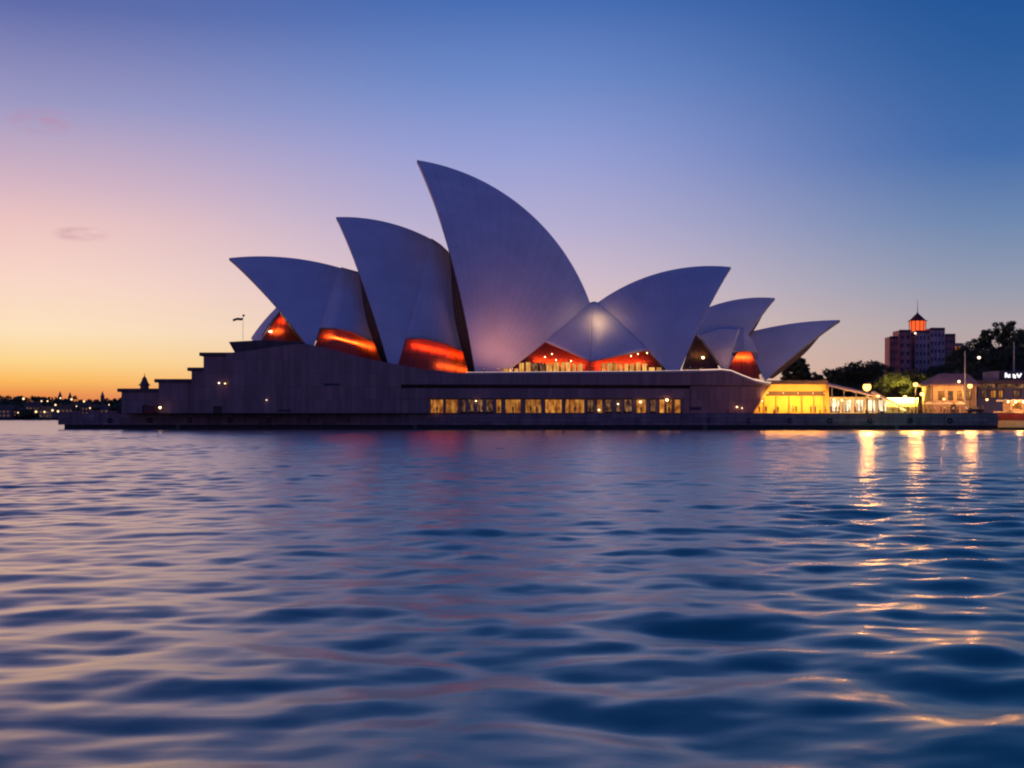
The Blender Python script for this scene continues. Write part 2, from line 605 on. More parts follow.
# ================================================================== WATER
def make_water():
    ang = np.radians(np.linspace(-38, 38, 560))
    r = [9.0]
    while r[-1] < 3500:
        d = r[-1]
        s = 0.09 if d < 30 else 0.09 + (d - 30) * 0.0027
        if d > 460:
            s = 1.4 + (d - 460) * 0.05
        r.append(d + s)
    r = np.array(r)
    R, A = np.meshgrid(r, ang, indexing='ij')
    x = R * np.sin(A)
    y = R * np.cos(A) - 4.0
    sp = np.gradient(r)[:, None] * np.ones_like(A)
    z = np.zeros_like(x)
    g = np.random.default_rng(5)
    # swell and chop running towards the viewer, crests mostly across the view
    comps = []
    for lam0, cnt, slope, spread in ((14.0, 5, 0.010, 0.4), (6.5, 9, 0.022, 0.5), (3.6, 14, 0.031, 0.6), (2.1, 18, 0.040, 0.65), (1.25, 16, 0.027, 0.8), (0.75, 10, 0.007, 0.9)):
        for i in range(cnt):
            lam = lam0 * math.exp(g.normal(0, 0.22))
            th = math.radians(-34 if i % 2 else 24) + g.normal(0, spread)
            k = 2 * math.pi / lam
            a = slope * math.sqrt(2.0 / cnt) / k
            comps.append((lam, k * math.sin(th), k * math.cos(th), a, g.uniform(0, 6.283)))
    # slow patches of calmer and rougher water
    patch = 1 + 0.35 * np.sin(x * 0.045 + 1.3 * np.sin(y * 0.02)) * np.sin(y * 0.031 + 0.7) + 0.25 * np.sin(x * 0.11 - y * 0.06 + 2)
    for lam, kx, ky, a, ph in comps:
        att = np.clip((lam / sp - 2.2) / 2.0, 0, 1)
        arg = kx * x + ky * y + ph + 0.5 * np.sin(0.13 * x + 0.05 * y + ph)
        s_ = np.sin(arg)
        z += a * att * (s_ + 0.18 * np.cos(2 * arg)) * patch
    n, m = x.shape
    me = bpy.data.meshes.new('water')
    co = np.stack([x, y, z], -1).reshape(-1, 3).astype(np.float32)
    idx = np.arange(n * m).reshape(n, m)
    q = np.stack([idx[:-1, :-1], idx[:-1, 1:], idx[1:, 1:], idx[1:, :-1]], -1).reshape(-1, 4)
    me.vertices.add(n * m)
    me.vertices.foreach_set('co', co.ravel())
    me.loops.add(q.size)
    me.loops.foreach_set('vertex_index', q.ravel().astype(np.int32))
    me.polygons.add(len(q))
    me.polygons.foreach_set('loop_start', (np.arange(len(q)) * 4).astype(np.int32))
    me.polygons.foreach_set('loop_total', np.full(len(q), 4, np.int32))
    me.polygons.foreach_set('use_smooth', np.ones(len(q), bool))
    me.update()
    me.validate()
    mt = bpy.data.materials.new('harbour_water')
    mt.use_nodes = True
    nt = NT(mt.node_tree)
    mt.node_tree.nodes.clear()
    wout = nt.n('ShaderNodeOutputMaterial')
    body = nt.n('ShaderNodeBsdfDiffuse')
    body.inputs[0].default_value = (0.001, 0.34, 0.24, 1)
    gl_ = nt.n('ShaderNodeBsdfGlossy')
    gl_.inputs['Color'].default_value = (1.0, 0.90, 0.77, 1)
    gl_.inputs['Roughness'].default_value = 0.23
    fr_ = nt.n('ShaderNodeFresnel')
    fr_.inputs[0].default_value = 1.333
    mxs = nt.n('ShaderNodeMixShader')
    nt.link(nt.math('ADD', nt.math('MULTIPLY', fr_.outputs[0], 1.15), 0.10, True), mxs.inputs[0])
    nt.link(body.outputs[0], mxs.inputs[1])
    nt.link(gl_.outputs[0], mxs.inputs[2])
    nt.link(mxs.outputs[0], wout.inputs[0])
    t = nt.n('ShaderNodeTexCoord')
    mp = nt.n('ShaderNodeMapping')
    nt.link(t.outputs['Object'], mp.inputs[0])
    mp.inputs['Scale'].default_value = (0.45, 0.9, 1)
    z1 = nt.n('ShaderNodeTexNoise')
    nt.link(mp.outputs[0], z1.inputs[0])
    z1.inputs['Scale'].default_value = 0.8
    z1.inputs['Detail'].default_value = 3
    bp = nt.n('ShaderNodeBump')
    bp.inputs['Strength'].default_value = 0.14
    bp.inputs['Distance'].default_value = 0.10
    nt.link(z1.outputs[0], bp.inputs['Height'])
    for nd_ in (body, gl_, fr_):
        nt.link(bp.outputs[0], nd_.inputs['Normal'])
    me.materials.append(mt)
    o = bpy.data.objects.new('water', me)
    C.objects.link(o)
    tag(o, 'rippled harbour water reflecting the sunset and the lamps', None, kind='structure')


make_water()

# ================================================================== QUAY
QZ = 4.2


def qfront(u):
    return 372 + (345 - 372) * (u - 58) / (998 - 58)


A_ = (X(58, 372), 372)
B_ = (X(998, 345), 345)
plan = [A_, B_, (B_[0] + 2, 384), (330, 388), (420, 950), (40, 950), (20, 480), (-118, 480)]
q = MB().prism_xy(plan, 1.2, QZ).build('promenade', M['quay'])
tag(q, 'stone promenade and quay wall along the harbour', None, kind='structure')
low = [(A_[0] + 1.2, 373.5), (B_[0] - 1.2, 346.5), (B_[0] + 0.8, 385), (328, 389.5), (418, 948), (42, 948), (22, 478), (-116, 478)]
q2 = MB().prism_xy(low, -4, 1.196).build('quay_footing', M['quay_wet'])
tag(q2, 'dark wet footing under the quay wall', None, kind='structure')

# bollards along the quay edge
bp_ = thing('bollard', 'small dark iron bollard on the quay edge', 'bollard', (0, 0, 0), 'bollards along the quay edge')
LMB().lathe([(0.26, 0), (0.26, 0.06), (0.17, 0.1), (0.16, 0.5), (0.25, 0.58), (0.27, 0.68), (0.16, 0.76)], seg=12).build('post', M['metal'], bp_, True)
first = True
for u in range(84, 990, 46):
    Yq = qfront(u) + 0.8
    loc = (X(u, Yq), Yq, QZ)
    if first:
        bp_.location = loc
        first = False
    else:
        dup(bp_, loc, 'small dark iron bollard on the quay edge', 'bollards along the quay edge')

# black tyre fenders and ladders on the quay wall
fd = thing('fender', '', 'fender', (0, 0, 0), 'tyre fenders on the quay wall')
vs, fs, R_, r_ = [], [], .5, .19
for i in range(16):
    for k in range(8):
        a, b_ = 2 * math.pi * i / 16, 2 * math.pi * k / 8
        vs.append(((R_ + r_ * math.cos(b_)) * math.cos(a), r_ * math.sin(b_), (R_ + r_ * math.cos(b_)) * math.sin(a)))
        fs.append((i * 8 + k, ((i + 1) % 16) * 8 + k, ((i + 1) % 16) * 8 + (k + 1) % 8, i * 8 + (k + 1) % 8))
LMB().add(vs, fs).build('tyre', mat('old_tyre', (.02, .02, .022), .85), fd, True)
LMB().tube([(0, .02, .5), (0, .12, 1.6)], .04).build('chain', M['metal'], fd)
ld_ = thing('ladder', '', 'ladder', (0, 0, 0), 'ladders on the quay wall')
for sx_ in (-.3, .3):
    LMB().tube([(sx_, 0, -4.2), (sx_, 0, .5), (sx_, .4, .9)], .05).build('rail', M['steel'], ld_)
for k in range(12):
    LMB().tube([(-.3, 0, -3.9 + k * .36), (.3, 0, -3.9 + k * .36)], .035).build('rung', M['steel'], ld_)
for i, u in enumerate(range(110, 990, 40)):
    Y = qfront(u) - .25
    loc = (X(u, Y), Y, 2.3)
    if i == 0:
        fd.location = loc
        fd['label'] = 'black tyre fender hanging on the quay wall'
    else:
        dup(fd, loc, 'black tyre fender hanging on the quay wall')
for i, (u, lb) in enumerate(((178, 'below the stepped terraces'), (415, 'left of the lit podium windows'), (705, 'right of the lit podium windows'), (897, 'below the awning'))):
    Y = qfront(u) - .12
    lab = 'steel ladder on the quay wall ' + lb
    if i == 0:
        ld_.location = (X(u, Y), Y, QZ)
        ld_['label'] = lab
    else:
        dup(ld_, (X(u, Y), Y, QZ), lab)

# ================================================================== OPERA HOUSE
YC, HW = 388.0, 21.0           # axis and half width of the near hall
YC2, HW2 = 424.0, 15.0         # the hall behind
PF = 358.5                     # podium front face
house = thing('opera_house', 'opera house with white sail shaped roof shells on a dark stone podium', 'opera house', (0, 380, QZ))


def circ(a, b, c):
    (x1, z1), (x2, z2), (x3, z3) = a, b, c
    d = 2 * (x1 * (z2 - z3) + x2 * (z3 - z1) + x3 * (z1 - z2))
    ux = ((x1 ** 2 + z1 ** 2) * (z2 - z3) + (x2 ** 2 + z2 ** 2) * (z3 - z1) + (x3 ** 2 + z3 ** 2) * (z1 - z2)) / d
    uz = ((x1 ** 2 + z1 ** 2) * (x3 - x2) + (x2 ** 2 + z2 ** 2) * (x1 - x3) + (x3 ** 2 + z3 ** 2) * (x2 - x1)) / d
    return ux, uz, math.hypot(x1 - ux, z1 - uz)


def slerp(a, b, t):
    om = a.angle(b)
    if om < 1e-5:
        return a.lerp(b, t)
    return (a * math.sin((1 - t) * om) + b * math.sin(t * om)) / math.sin(om)


def roof_shell(T, Mid, R, F, Yc, hw, n=48, m=30, thick=0.9, label=None):
    t, md, r = P(*T, Yc), P(*Mid, Yc), P(*R, Yc)
    f = P(*F, Yc - hw)
    cx, cz, rad = circ((t.x, t.z), (md.x, md.z), (r.x, r.z))
    rho2 = (f.x - cx) ** 2 + (f.z - cz) ** 2
    d = (rad ** 2 - rho2 - hw ** 2) / (2 * hw)
    c = Vector((cx, Yc + d, cz))
    a0 = math.atan2(t.z - cz, t.x - cx)
    am = math.atan2(md.z - cz, md.x - cx)
    a1 = math.atan2(r.z - cz, r.x - cx)

    def unwrap(x, ref):
        while x - ref > math.pi:
            x -= 2 * math.pi
        while x - ref < -math.pi:
            x += 2 * math.pi
        return x
    am = unwrap(am, a0)
    a1 = unwrap(a1, am)
    ridge = []
    for i in range(n + 1):
        a = a0 + (a1 - a0) * i / n
        ridge.append(Vector((cx + rad * math.cos(a), Yc, cz + rad * math.sin(a))))
    outer = [[c + slerp(f - c, p - c, j / m) for j in range(m + 1)] for p in ridge]
    inner = []
    for row in outer:
        rr = []
        for j, p in enumerate(row):
            nrm = (p - c).normalized()
            k = 0.25 + 0.75 * min(1, j / m * 1.5)
            qv = p - nrm * thick * k
            if qv.y > Yc:
                qv.y = Yc
            rr.append(qv)
        inner.append(rr)
    verts, faces, uvs = [], [], []

    def addgrid(g, mirror, flip, mi):
        o = len(verts)
        for row in g:
            for p in row:
                verts.append((p.x, 2 * Yc - p.y if mirror else p.y, p.z))
        for i in range(n):
            for j in range(m):
                q = [o + i * (m + 1) + j, o + (i + 1) * (m + 1) + j, o + (i + 1) * (m + 1) + j + 1, o + i * (m + 1) + j + 1]
                uv = [(i / n, j / m), ((i + 1) / n, j / m), ((i + 1) / n, (j + 1) / m), (i / n, (j + 1) / m)]
                if flip:
                    q.reverse()
                    uv.reverse()
                faces.append((q, mi))
                uvs.append(uv)
        return o

    def strip(a, b, mirror, flip):
        o = len(verts)
        for p in a + b:
            verts.append((p.x, 2 * Yc - p.y if mirror else p.y, p.z))
        k = len(a)
        for i in range(k - 1):
            q = [o + i, o + i + 1, o + k + i + 1, o + k + i]
            if flip:
                q.reverse()
            faces.append((q, 1))
            uvs.append([(0, 0)] * 4)
    for mir in (False, True):
        addgrid(outer, mir, mir, 0)
        addgrid(inner, mir, not mir, 1)
        strip(outer[0], inner[0], mir, not mir)
        strip(outer[n], inner[n], mir, mir)
    me = bpy.data.meshes.new('roof_shell')
    off = Vector(house.location)
    me.from_pydata([Vector(v) - off for v in verts], [], [f_ for f_, _ in faces])
    me.materials.append(M['tile'])
    me.materials.append(M['rim'])
    ul = me.uv_layers.new(name='UVMap')
    for poly, (f_, mi), uv in zip(me.polygons, faces, uvs):
        poly.material_index = mi
        poly.use_smooth = True
        for li, u_ in zip(poly.loop_indices, uv):
            ul.data[li].uv = u_
    # make outward normals on the outer near grid face the viewer
    if me.polygons[n * m // 2].normal.y > 0:
        me.flip_normals()
    me.update()
    o = bpy.data.objects.new('roof_shell', me)
    C.objects.link(o)
    o.parent = house
    if label:
        o['label'] = label
    rimcol = outer
    return dict(ridge=ridge, front=outer[0], rear=outer[n], grid=outer, c=c, Yc=Yc, hw=hw)


S1 = roof_shell((229, 258), (287, 257.5), (341, 268), (312, 352), YC, HW, label='leftmost sail shell, low and pointing left')
S2 = roof_shell((336, 217), (386, 222), (431, 239), (393, 381), YC, HW, label='second sail shell from the left')
S3 = roof_shell((417, 160), (520, 205), (590, 303), (478, 393), YC, HW, label='tallest sail shell in the middle')
S4 = roof_shell((731, 267), (657, 273.5), (597, 303), (676, 380), YC, HW, label='broad sail shell pointing right')
S5 = roof_shell((775, 298), (737, 299.5), (684, 319), (725, 374), YC2, HW2, label='small upper shell of the hall behind')
S6 = roof_shell((840, 320), (792, 323.5), (742, 334), (765, 381), YC2 - 6, HW2, label='lowest shell at the right pointing right')
S0 = roof_shell((306, 284), (269, 315), (251, 338), (257, 347), YC2, 8.0, label='small shell seen past the leftmost sail')


# ---- side shells and glass between the sails (patches between two boundary curves)
def resample(pts, n):
    pts = [Vector(p) for p in pts]
    L = [0]
    for a, b in zip(pts, pts[1:]):
        L.append(L[-1] + (b - a).length)
    out = []
    for i in range(n + 1):
        s = L[-1] * i / n
        k = 0
        while k < len(pts) - 2 and L[k + 1] < s:
            k += 1
        seg = L[k + 1] - L[k]
        out.append(pts[k].lerp(pts[k + 1], (s - L[k]) / seg if seg > 1e-9 else 0))
    return out


def cut(curve, v0, v1=None):
    """part of a shell edge from picture height v0 up (F is the first point)"""
    out = []
    for a, b in zip(curve, curve[1:]):
        va = HOR - (a.z - CAMZ) / a.y * FPX
        vb = HOR - (b.z - CAMZ) / b.y * FPX
        if va > v0 >= vb:
            out.append(a.lerp(b, (va - v0) / (va - vb)))
        if vb <= v0:
            out.append(b)
    return out


def coons(Lc, Rc, Bc, Tc, n=22, m=22, bulge=0.0):
    Lc, Rc, Bc, Tc = resample(Lc, m), resample(Rc, m), resample(Bc, n), resample(Tc, n)
    g = []
    for i in range(n + 1):
        s = i / n
        row = []
        for j in range(m + 1):
            t = j / m
            p = Lc[j] * (1 - s) + Rc[j] * s + Bc[i] * (1 - t) + Tc[i] * t
            p -= Lc[0] * (1 - s) * (1 - t) + Rc[0] * s * (1 - t) + Lc[m] * (1 - s) * t + Rc[m] * s * t
            p.y -= bulge * math.sin(math.pi * s) * math.sin(math.pi * t)
            row.append(p)
        g.append(row)
    return g


def patch(name, g, m, thick=0.0, parent=None, label=None):
    n, k = len(g), len(g[0])
    b = MB().grid(g)
    o = b.build(name, m, parent or house, True)
    ul = o.data.uv_layers.new(name='UVMap')
    for li, l in enumerate(o.data.loops):
        i, j = divmod(l.vertex_index, k)
        ul.data[li].uv = (i / (n - 1) * 0.55, j / (k - 1))
    if thick:
        s = o.modifiers.new('thickness', 'SOLIDIFY')
        s.thickness = thick
        s.offset = 0
    if label:
        o['label'] = label
    return o


def curve_px(lst):
    return [P(*a) for a in lst]


def shift(pts, dy, dx=0, dz=0):
    return [Vector((p.x + dx, p.y + dy, p.z + dz)) for p in pts]


def glass_bay(g, back, nm, wallmat, lights, mull=6):
    """glazed opening: pane with mullions, and the room wall behind it"""
    gl = patch('glass_wall', g, M['glass'])
    b = MB()
    n, m = len(g) - 1, len(g[0]) - 1
    for k in range(mull + 1):
        i = round(k * n / mull)
        b.tube(shift([g[i][j] for j in range(0, m + 1, 3)], -0.06), 0.07, 5)
    b.tube(shift([g[i][m // 2] for i in range(0, n + 1, 2)], -0.06), 0.06, 5)
    b.build('mullions', M['bronze'], gl)
    patch('room_wall', back, wallmat)
    for f0, f1, fj, dist, col, pw in lights:
        a = back[round(f0 * n)][round(fj * m)] + Vector((0, -dist, 0))
        c_ = back[round(f1 * n)][round(fj * m)] + Vector((0, -dist, 0))
        ld = bpy.data.lights.new('room_light', 'AREA')
        ld.shape = 'RECTANGLE'
        ld.size, ld.size_y = (c_ - a).length, 0.25
        ld.energy, ld.color = pw, col
        o = bpy.data.objects.new('room_light', ld)
        C.objects.link(o)
        ex = (c_ - a).normalized()
        ez = (Vector((0, -1, 0)) - ex * ex.dot(Vector((0, -1, 0)))).normalized()
        ey = ez.cross(ex)
        o.matrix_world = Matrix(((ex.x, ey.x, ez.x, 0), (ex.y, ey.y, ez.y, 0), (ex.z, ey.z, ez.z, 0), (0, 0, 0, 1)))
        o.location = (a + c_) / 2
    return gl


WARM = (1.0, 0.52, 0.16)
# bay between the first and second sails
L1 = cut(S1['rear'], 328)
Rb = P(373, 342, YC - 12)
Rt = P(363, 274, YC)
Rc1 = [Rb, P(374, 318, YC - 11.5), P(370, 295, YC - 7), Rt]
B1 = [L1[0], P(334, 328.5, YC - 17.5), P(352, 332.5, YC - 15.5), Rb]
g1 = coons(L1, Rc1, B1, [L1[-1], P(352, 271, YC), Rt], bulge=0.8)
patch('side_shell', g1, M['tile'], 0.6)
low1 = cut(S1['rear'], 349)
gl_l = [low1[0] + Vector((-1.0, 0.7, 0)), L1[0] + Vector((-.8, 0.7, 0.4))]
gl_r = [P(381, 364, YC - 11.5), Rb + Vector((0, 0.8, 0.4))]
gg1 = coons(gl_l, gl_r, [gl_l[0], gl_r[0]], [v + Vector((0, 0.8, 0.4)) for v in B1], 18, 8)
bk1 = [shift(r_, 4.5, 0.3, 0.3) for r_ in gg1]
glass_bay(gg1, bk1, 'a', M['red_room'], [(.12, .95, .62, 1.0, (1, .46, .13), 440)], 7)

# bay between the second sail and the tallest
L2 = cut(S2['rear'], 339)
Rb = P(469, 354.5, YC - 13)
Rt = P(447.5, 252, YC)
Rc2 = [Rb, P(464, 320, YC - 12.5), P(456, 285, YC - 8), Rt]
B2 = [L2[0], P(423, 339, YC - 17.5), P(444, 343.5, YC - 15.5), Rb]
g2 = coons(L2, Rc2, B2, [L2[-1], P(440, 245, YC), Rt], bulge=0.8)
patch('side_shell', g2, M['tile'], 0.6)
low2 = cut(S2['rear'], 368)
gl_l = [low2[0] + Vector((-1.0, 0.7, 0)), L2[0] + Vector((-.8, 0.7, 0.4))]
gl_r = [P(474, 379, YC - 12.5), Rb + Vector((0, 0.8, 0.4))]
gg2 = coons(gl_l, gl_r, [gl_l[0], gl_r[0]], [v + Vector((0, 0.8, 0.4)) for v in B2], 18, 8)
bk2 = [shift(r_, 4.5, 0.3, 0.3) for r_ in gg2]
glass_bay(gg2, bk2, 'b', M['red_room'], [(.10, .88, .74, 1.0, (1.0, .22, .05), 280), (.5, .92, .28, .9, (1.0, .6, .2), 150)], 8)

# two side shells meeting at the upright seam right of the tallest sail
L3 = cut(S3['rear'], 342)
R4 = cut(S4['rear'], 350)
seam_b = P(590.5, 361.5, YC - HW + 0.5)
seam_t = P(593.5, 302, YC - 0.6)
seam = [seam_b, P(590.8, 340, YC - 14.5), P(591.5, 320, YC - 8.5), seam_t]
g3 = coons(L3, seam, [L3[0], seam_b], [L3[-1], seam_t], bulge=0.4)
patch('side_shell', g3, M['tile'], 0.3)
seam2 = shift(seam, 0.02, 0.02)
g4 = coons(seam2, R4, [seam2[0], R4[0]], [seam2[-1], R4[-1]], bulge=0.4)
patch('side_shell', g4, M['tile'], 0.5)
# glass below them: red room above, bright foyer strip along the podium
for (Lp, Rp, lt) in (((500, 374), (590.5, 374), 0), ((590.5, 374), (669, 374), 1)):
    if lt == 0:
        top = [L3[0] + Vector((0, 1, 0.3)), seam_b + Vector((0, 1, 0.3))]
        lft = [P(500, 375, YC - HW + 2.0), top[0]]
        rgt = [P(590.5, 375, YC - HW + 1.6), top[1]]
    else:
        top = [seam_b + Vector((0, 1, 0.3)), R4[0] + Vector((0, 1, 0.3))]
        lft = [P(590.5, 375, YC - HW + 1.6), top[0]]
        rgt = [P(668, 375, YC - HW + 2.0), top[1]]
    gg = coons(lft, rgt, [lft[0], rgt[0]], top, 20, 8)
    bk = [shift(r_, 5.0, 0, 0.4) for r_ in gg]
    ls = [(.15, .9, .45, 1.2, (1, .30, .08), 420)] if lt == 0 else [(.1, .85, .45, 1.2, (1, .30, .08), 380)]
    glass_bay(gg, bk, 'c', M['red_room'], ls, 14)


def window(parent, u0, u1, v0, v1, Y, wm, bars=1, fr=0.12, depth=0.25, fm=None):
    x0, x1, z0, z1 = X(u0, Y), X(u1, Y), Z(v1, Y), Z(v0, Y)
    b = MB()
    b.box(x0, x0 + fr, Y - depth, Y, z0, z1).box(x1 - fr, x1, Y - depth, Y, z0, z1)
    b.box(x0 + fr, x1 - fr, Y - depth, Y, z1 - fr, z1).box(x0 + fr, x1 - fr, Y - depth, Y, z0, z0 + fr)
    for k in range(1, bars + 1):
        xm = x0 + (x1 - x0) * k / (bars + 1)
        b.box(xm - fr * .35, xm + fr * .35, Y - depth * .7, Y, z0 + fr, z1 - fr)
    o = b.build('window', fm or M['bronze'], parent)
    MB().box(x0 + fr, x1 - fr, Y + 0.003, Y + 0.05, z0 + fr, z1 - fr).build('pane', wm, o)
    return o


# foyer windows along the podium under the red glass
u = 503.0
k = 0
while u < 664:
    wd = random.choice((4.2, 5.2, 6.4))
    if not 583 < u < 598 and u + wd < 665:
        inset = 361.8 if 516 < u < 648 else 366.5
        window(house, u, u + wd, inset + random.uniform(0, 2), 373.5, YC - HW + 1.2, M['win_foyer'] if random.random() < .85 else M['win_dim'], 1, 0.08)
    u += wd + random.choice((0.5, 0.9, 1.4))
    k += 1
# little red-room lamps
b = MB()
for (u, v) in ((631, 356), (638, 354), (647, 353), (545, 357), (552, 354), (571, 361), (556, 360)):
    b = MB().ball(P(u, v, YC - HW + 2.6), 0.17)
    b.build('foyer_lamp', M['bulb_soft'], house, True)


# ---- bronze glass walls hanging in the mouths of the shells
def mouth(S, v_lo, v_hi, dx, label=None):
    e = [p for p in cut(S['front'], v_lo) if HOR - (p.z - CAMZ) / p.y * FPX >= v_hi]
    e = shift(resample(e, 16), 0.8)
    l = []
    for i, p in enumerate(e):
        t = i / 16
        l.append(Vector((p.x + dx * (0.55 + 0.45 * math.sin(math.pi * min(1, t * 1.2))) * (1 - t ** 3), p.y + 2.2, p.z)))
    g = coons(e, l, [e[0], l[0]], [e[-1], l[-1]], 6, 16)
    o = patch('mouth_wall', g, M['brown_soffit'] if dx > 0 else M['bronze'], 0.3, label=label)
    b = MB()
    for i in (2, 4, 6):
        b.tube(shift([g[i][j] for j in range(0, 17, 2)], -0.25), 0.09, 5)
    b.build('mullions', M['bronze'], o)


mouth(S2, 366, 262, -2.6)
mouth(S3, 374, 242, -3.0)
mouth(S1, 345, 300, -1.2)
mouth(S6, 378, 326, 3.2)
mouth(S5, 345, 304, 1.2)
for (u, v, Y) in ((378, 331, YC - 17), (469, 328, YC - 16.5)):
    MB().ball(P(u, v, Y), 0.35).build('wall_lamp', M['bulb_white'], house, True)

# ---- second hall: low leaf, dark glass gap, red bay
lf_l = [P(724, 372, YC2 - HW2 - .5), P(712, 352, YC2 - 13), P(698, 335, YC2 - 9)]
lf_r = [P(727, 372, YC2 - HW2 - .5), P(733, 348, YC2 - 13.5), P(740, 329, YC2 - 9.5)]
patch('side_shell', coons(lf_l, lf_r, [lf_l[0], lf_r[0]], [lf_l[-1], P(720, 328, YC2 - 8), lf_r[-1]], bulge=0.8), M['tile'], 0.5)
L5 = [P(730, 353, YC2 - 13.2), P(735, 342, YC2 - 12), P(741, 329, YC2 - 9)]
R6 = [P(757, 352, YC2 - 15.5), P(752, 341, YC2 - 12), P(744, 328, YC2 - 9)]
B56 = [L5[0], P(744, 351, YC2 - 15), R6[0]]
patch('side_shell', coons(L5, R6, B56, [L5[-1], R6[-1]], bulge=0.3), M['tile'], 0.4)
gl = [P(727, 374, YC2 - 14), P(730, 352.5, YC2 - 12.4)]
gr = [P(763, 380, YC2 - 15), P(757.5, 351.5, YC2 - 14.6)]
gg = coons(gl, gr, [gl[0], gr[0]], [v + Vector((0, .8, .3)) for v in B56], 14, 8)
glass_bay(gg, [shift(r_, 5, 0, .3) for r_ in gg], 'd', M['red_room'], [(.15, .85, .7, .9, (1, .40, .14), 330)], 5)
gl = [P(684, 374, YC2 - 10), P(697, 337, YC2 - 8)]
gr = [P(722, 374, YC2 - 11), P(699, 336, YC2 - 8)]
gg = coons(gl, gr, [gl[0], gr[0]], [gl[-1], gr[-1]], 10, 10)
glass_bay(gg, [shift(r_, 6, 0, 1.5) for r_ in gg], 'e', M['brown_soffit'], [(.2, .8, .4, 1.2, WARM, 30)], 5)
# glass and glow below the small shell at far left
gl = [P(259, 346, YC2 - 7), P(263, 333, YC2 - 6.5), P(277, 313.5, YC2 - 5)]
gr = [P(302, 346, YC2 - 7), P(296, 330, YC2 - 6), P(288, 306, YC2 - 4)]
gg = coons(gl, gr, [gl[0], gr[0]], [gl[-1], gr[-1]], 12, 10)
glass_bay(gg, [shift(r_, 4, 0, .3) for r_ in gg], 'f', M['red_room'], [(.2, .5, .35, .8, WARM, 90), (.3, .8, .7, .9, (1, .2, .06), 90)], 6)
MB().ball(P(270.5, 331.5, YC2 - 7.6), 0.55, sz=.5).build('wall_lamp', M['bulb_soft'], house, True)

# ---- podium
zq = QZ


def prof(lst, Y):
    return [(X(u, Y), Z(v, Y)) for u, v in lst]


CB = PF + 2.2
top_l = [(226, 353), (252, 350.5), (270, 347.5), (288, 345), (306, 344), (325, 347.5), (350, 354.5), (375, 360), (400, 365), (425, 369.5), (450, 372.5), (472, 373.5)]
top_r = [(560, 373), (640, 372.5), (700, 371.5), (722, 370.8), (731, 372), (743, 377), (755, 381.5), (764, 383.6), (771, 384.2)]
core_poly = prof([(226, 413)] + top_l + top_r + [(769, 387), (752, 413)], CB)
core_poly[0] = (core_poly[0][0], zq)
core_poly[-1] = (core_poly[-1][0], zq)
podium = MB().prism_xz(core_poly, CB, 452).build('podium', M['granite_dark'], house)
fixnormals(podium)


def clad(lst, y0=PF, y1=CB - 0.003, nm='podium_wall', mt=None, parent=None):
    pl = prof(lst, PF)
    pl = [(x, max(z, zq + 0.004)) for x, z in pl]
    o = MB().prism_xz(pl, y0, y1).build(nm, mt or M['granite'], parent or house)
    fixnormals(o)
    bevel(o, 0.06)
    return o


sc = PF / CB
clad([(226, 414)] + [(u, v + .0) for u, v in top_l if u <= 401] + [(401, 365.3), (401, 414)], label if False else PF)
clad([(401.2, 365.3), (425, 369.5), (450, 372.5), (472, 373.5)] + top_r + [(769, 386), (690, 385.2), (401.2, 384.6)], PF - 0.5)
clad([(401.2, 388.2), (690, 388.6), (690, 398.4), (401.2, 398.4)])
clad([(401.2, 398.5), (430, 398.5), (430, 414), (401.2, 414)])
clad([(683, 398.5), (690, 398.5), (690, 414), (683, 414)])
clad([(690.3, 385.6), (768, 386.4), (753, 414), (690.3, 414)])
# pale coping with added glow running along the rim and down to the right
cp = [P(u, v - 0.2, PF - 0.3) for u, v in [(466, 373.6)] + top_r]
cop = MB()
cop.tube(cp, 0.28, 8)
cop = cop.build('coping', M['coping'], house, True)
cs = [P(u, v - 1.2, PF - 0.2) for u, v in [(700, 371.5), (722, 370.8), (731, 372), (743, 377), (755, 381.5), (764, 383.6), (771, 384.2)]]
MB().tube(cs, 0.22, 8).build('coping_glow', M['strip'], cop, True)  # glowing line added to brighten the coping
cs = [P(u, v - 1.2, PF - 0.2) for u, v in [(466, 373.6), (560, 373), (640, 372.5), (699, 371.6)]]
MB().tube(cs, 0.10, 8).build('coping_glow', M['strip'], cop, True)
# row of lit windows at promenade level
wins = [(430.5, 443.5, 'a', 0), (445.5, 458.5, 'a', 0), (461, 466, 'd', 0), (468.5, 474, 'd', 0), (477, 483, 'd', 0), (486, 493, 'd', 1), (496, 501.5, 'a', 0),
        (505, 521, 'a', 2), (525, 541.5, 'a', 2), (545, 562, 'a', 2), (565, 584.5, 'a', 3), (587, 594, 'd', 1), (596.5, 602.5, 'a', 0), (605, 612, 'd', 1), (616, 621, 'd', 0),
        (624, 632, 'd', 1), (636, 646, 'a', 1), (650, 656, 'd', 0), (659, 664.5, 'a', 0), (666, 672, 'a', 0), (674, 680.5, 'a', 0)]
for (u0, u1, t, bars) in wins:
    window(house, u0, u1, 399.2, 413.2 - (1.2 if t == 'd' else 0), PF + 1.5, M['win_amber'] if t == 'a' else M['win_dim'], bars)
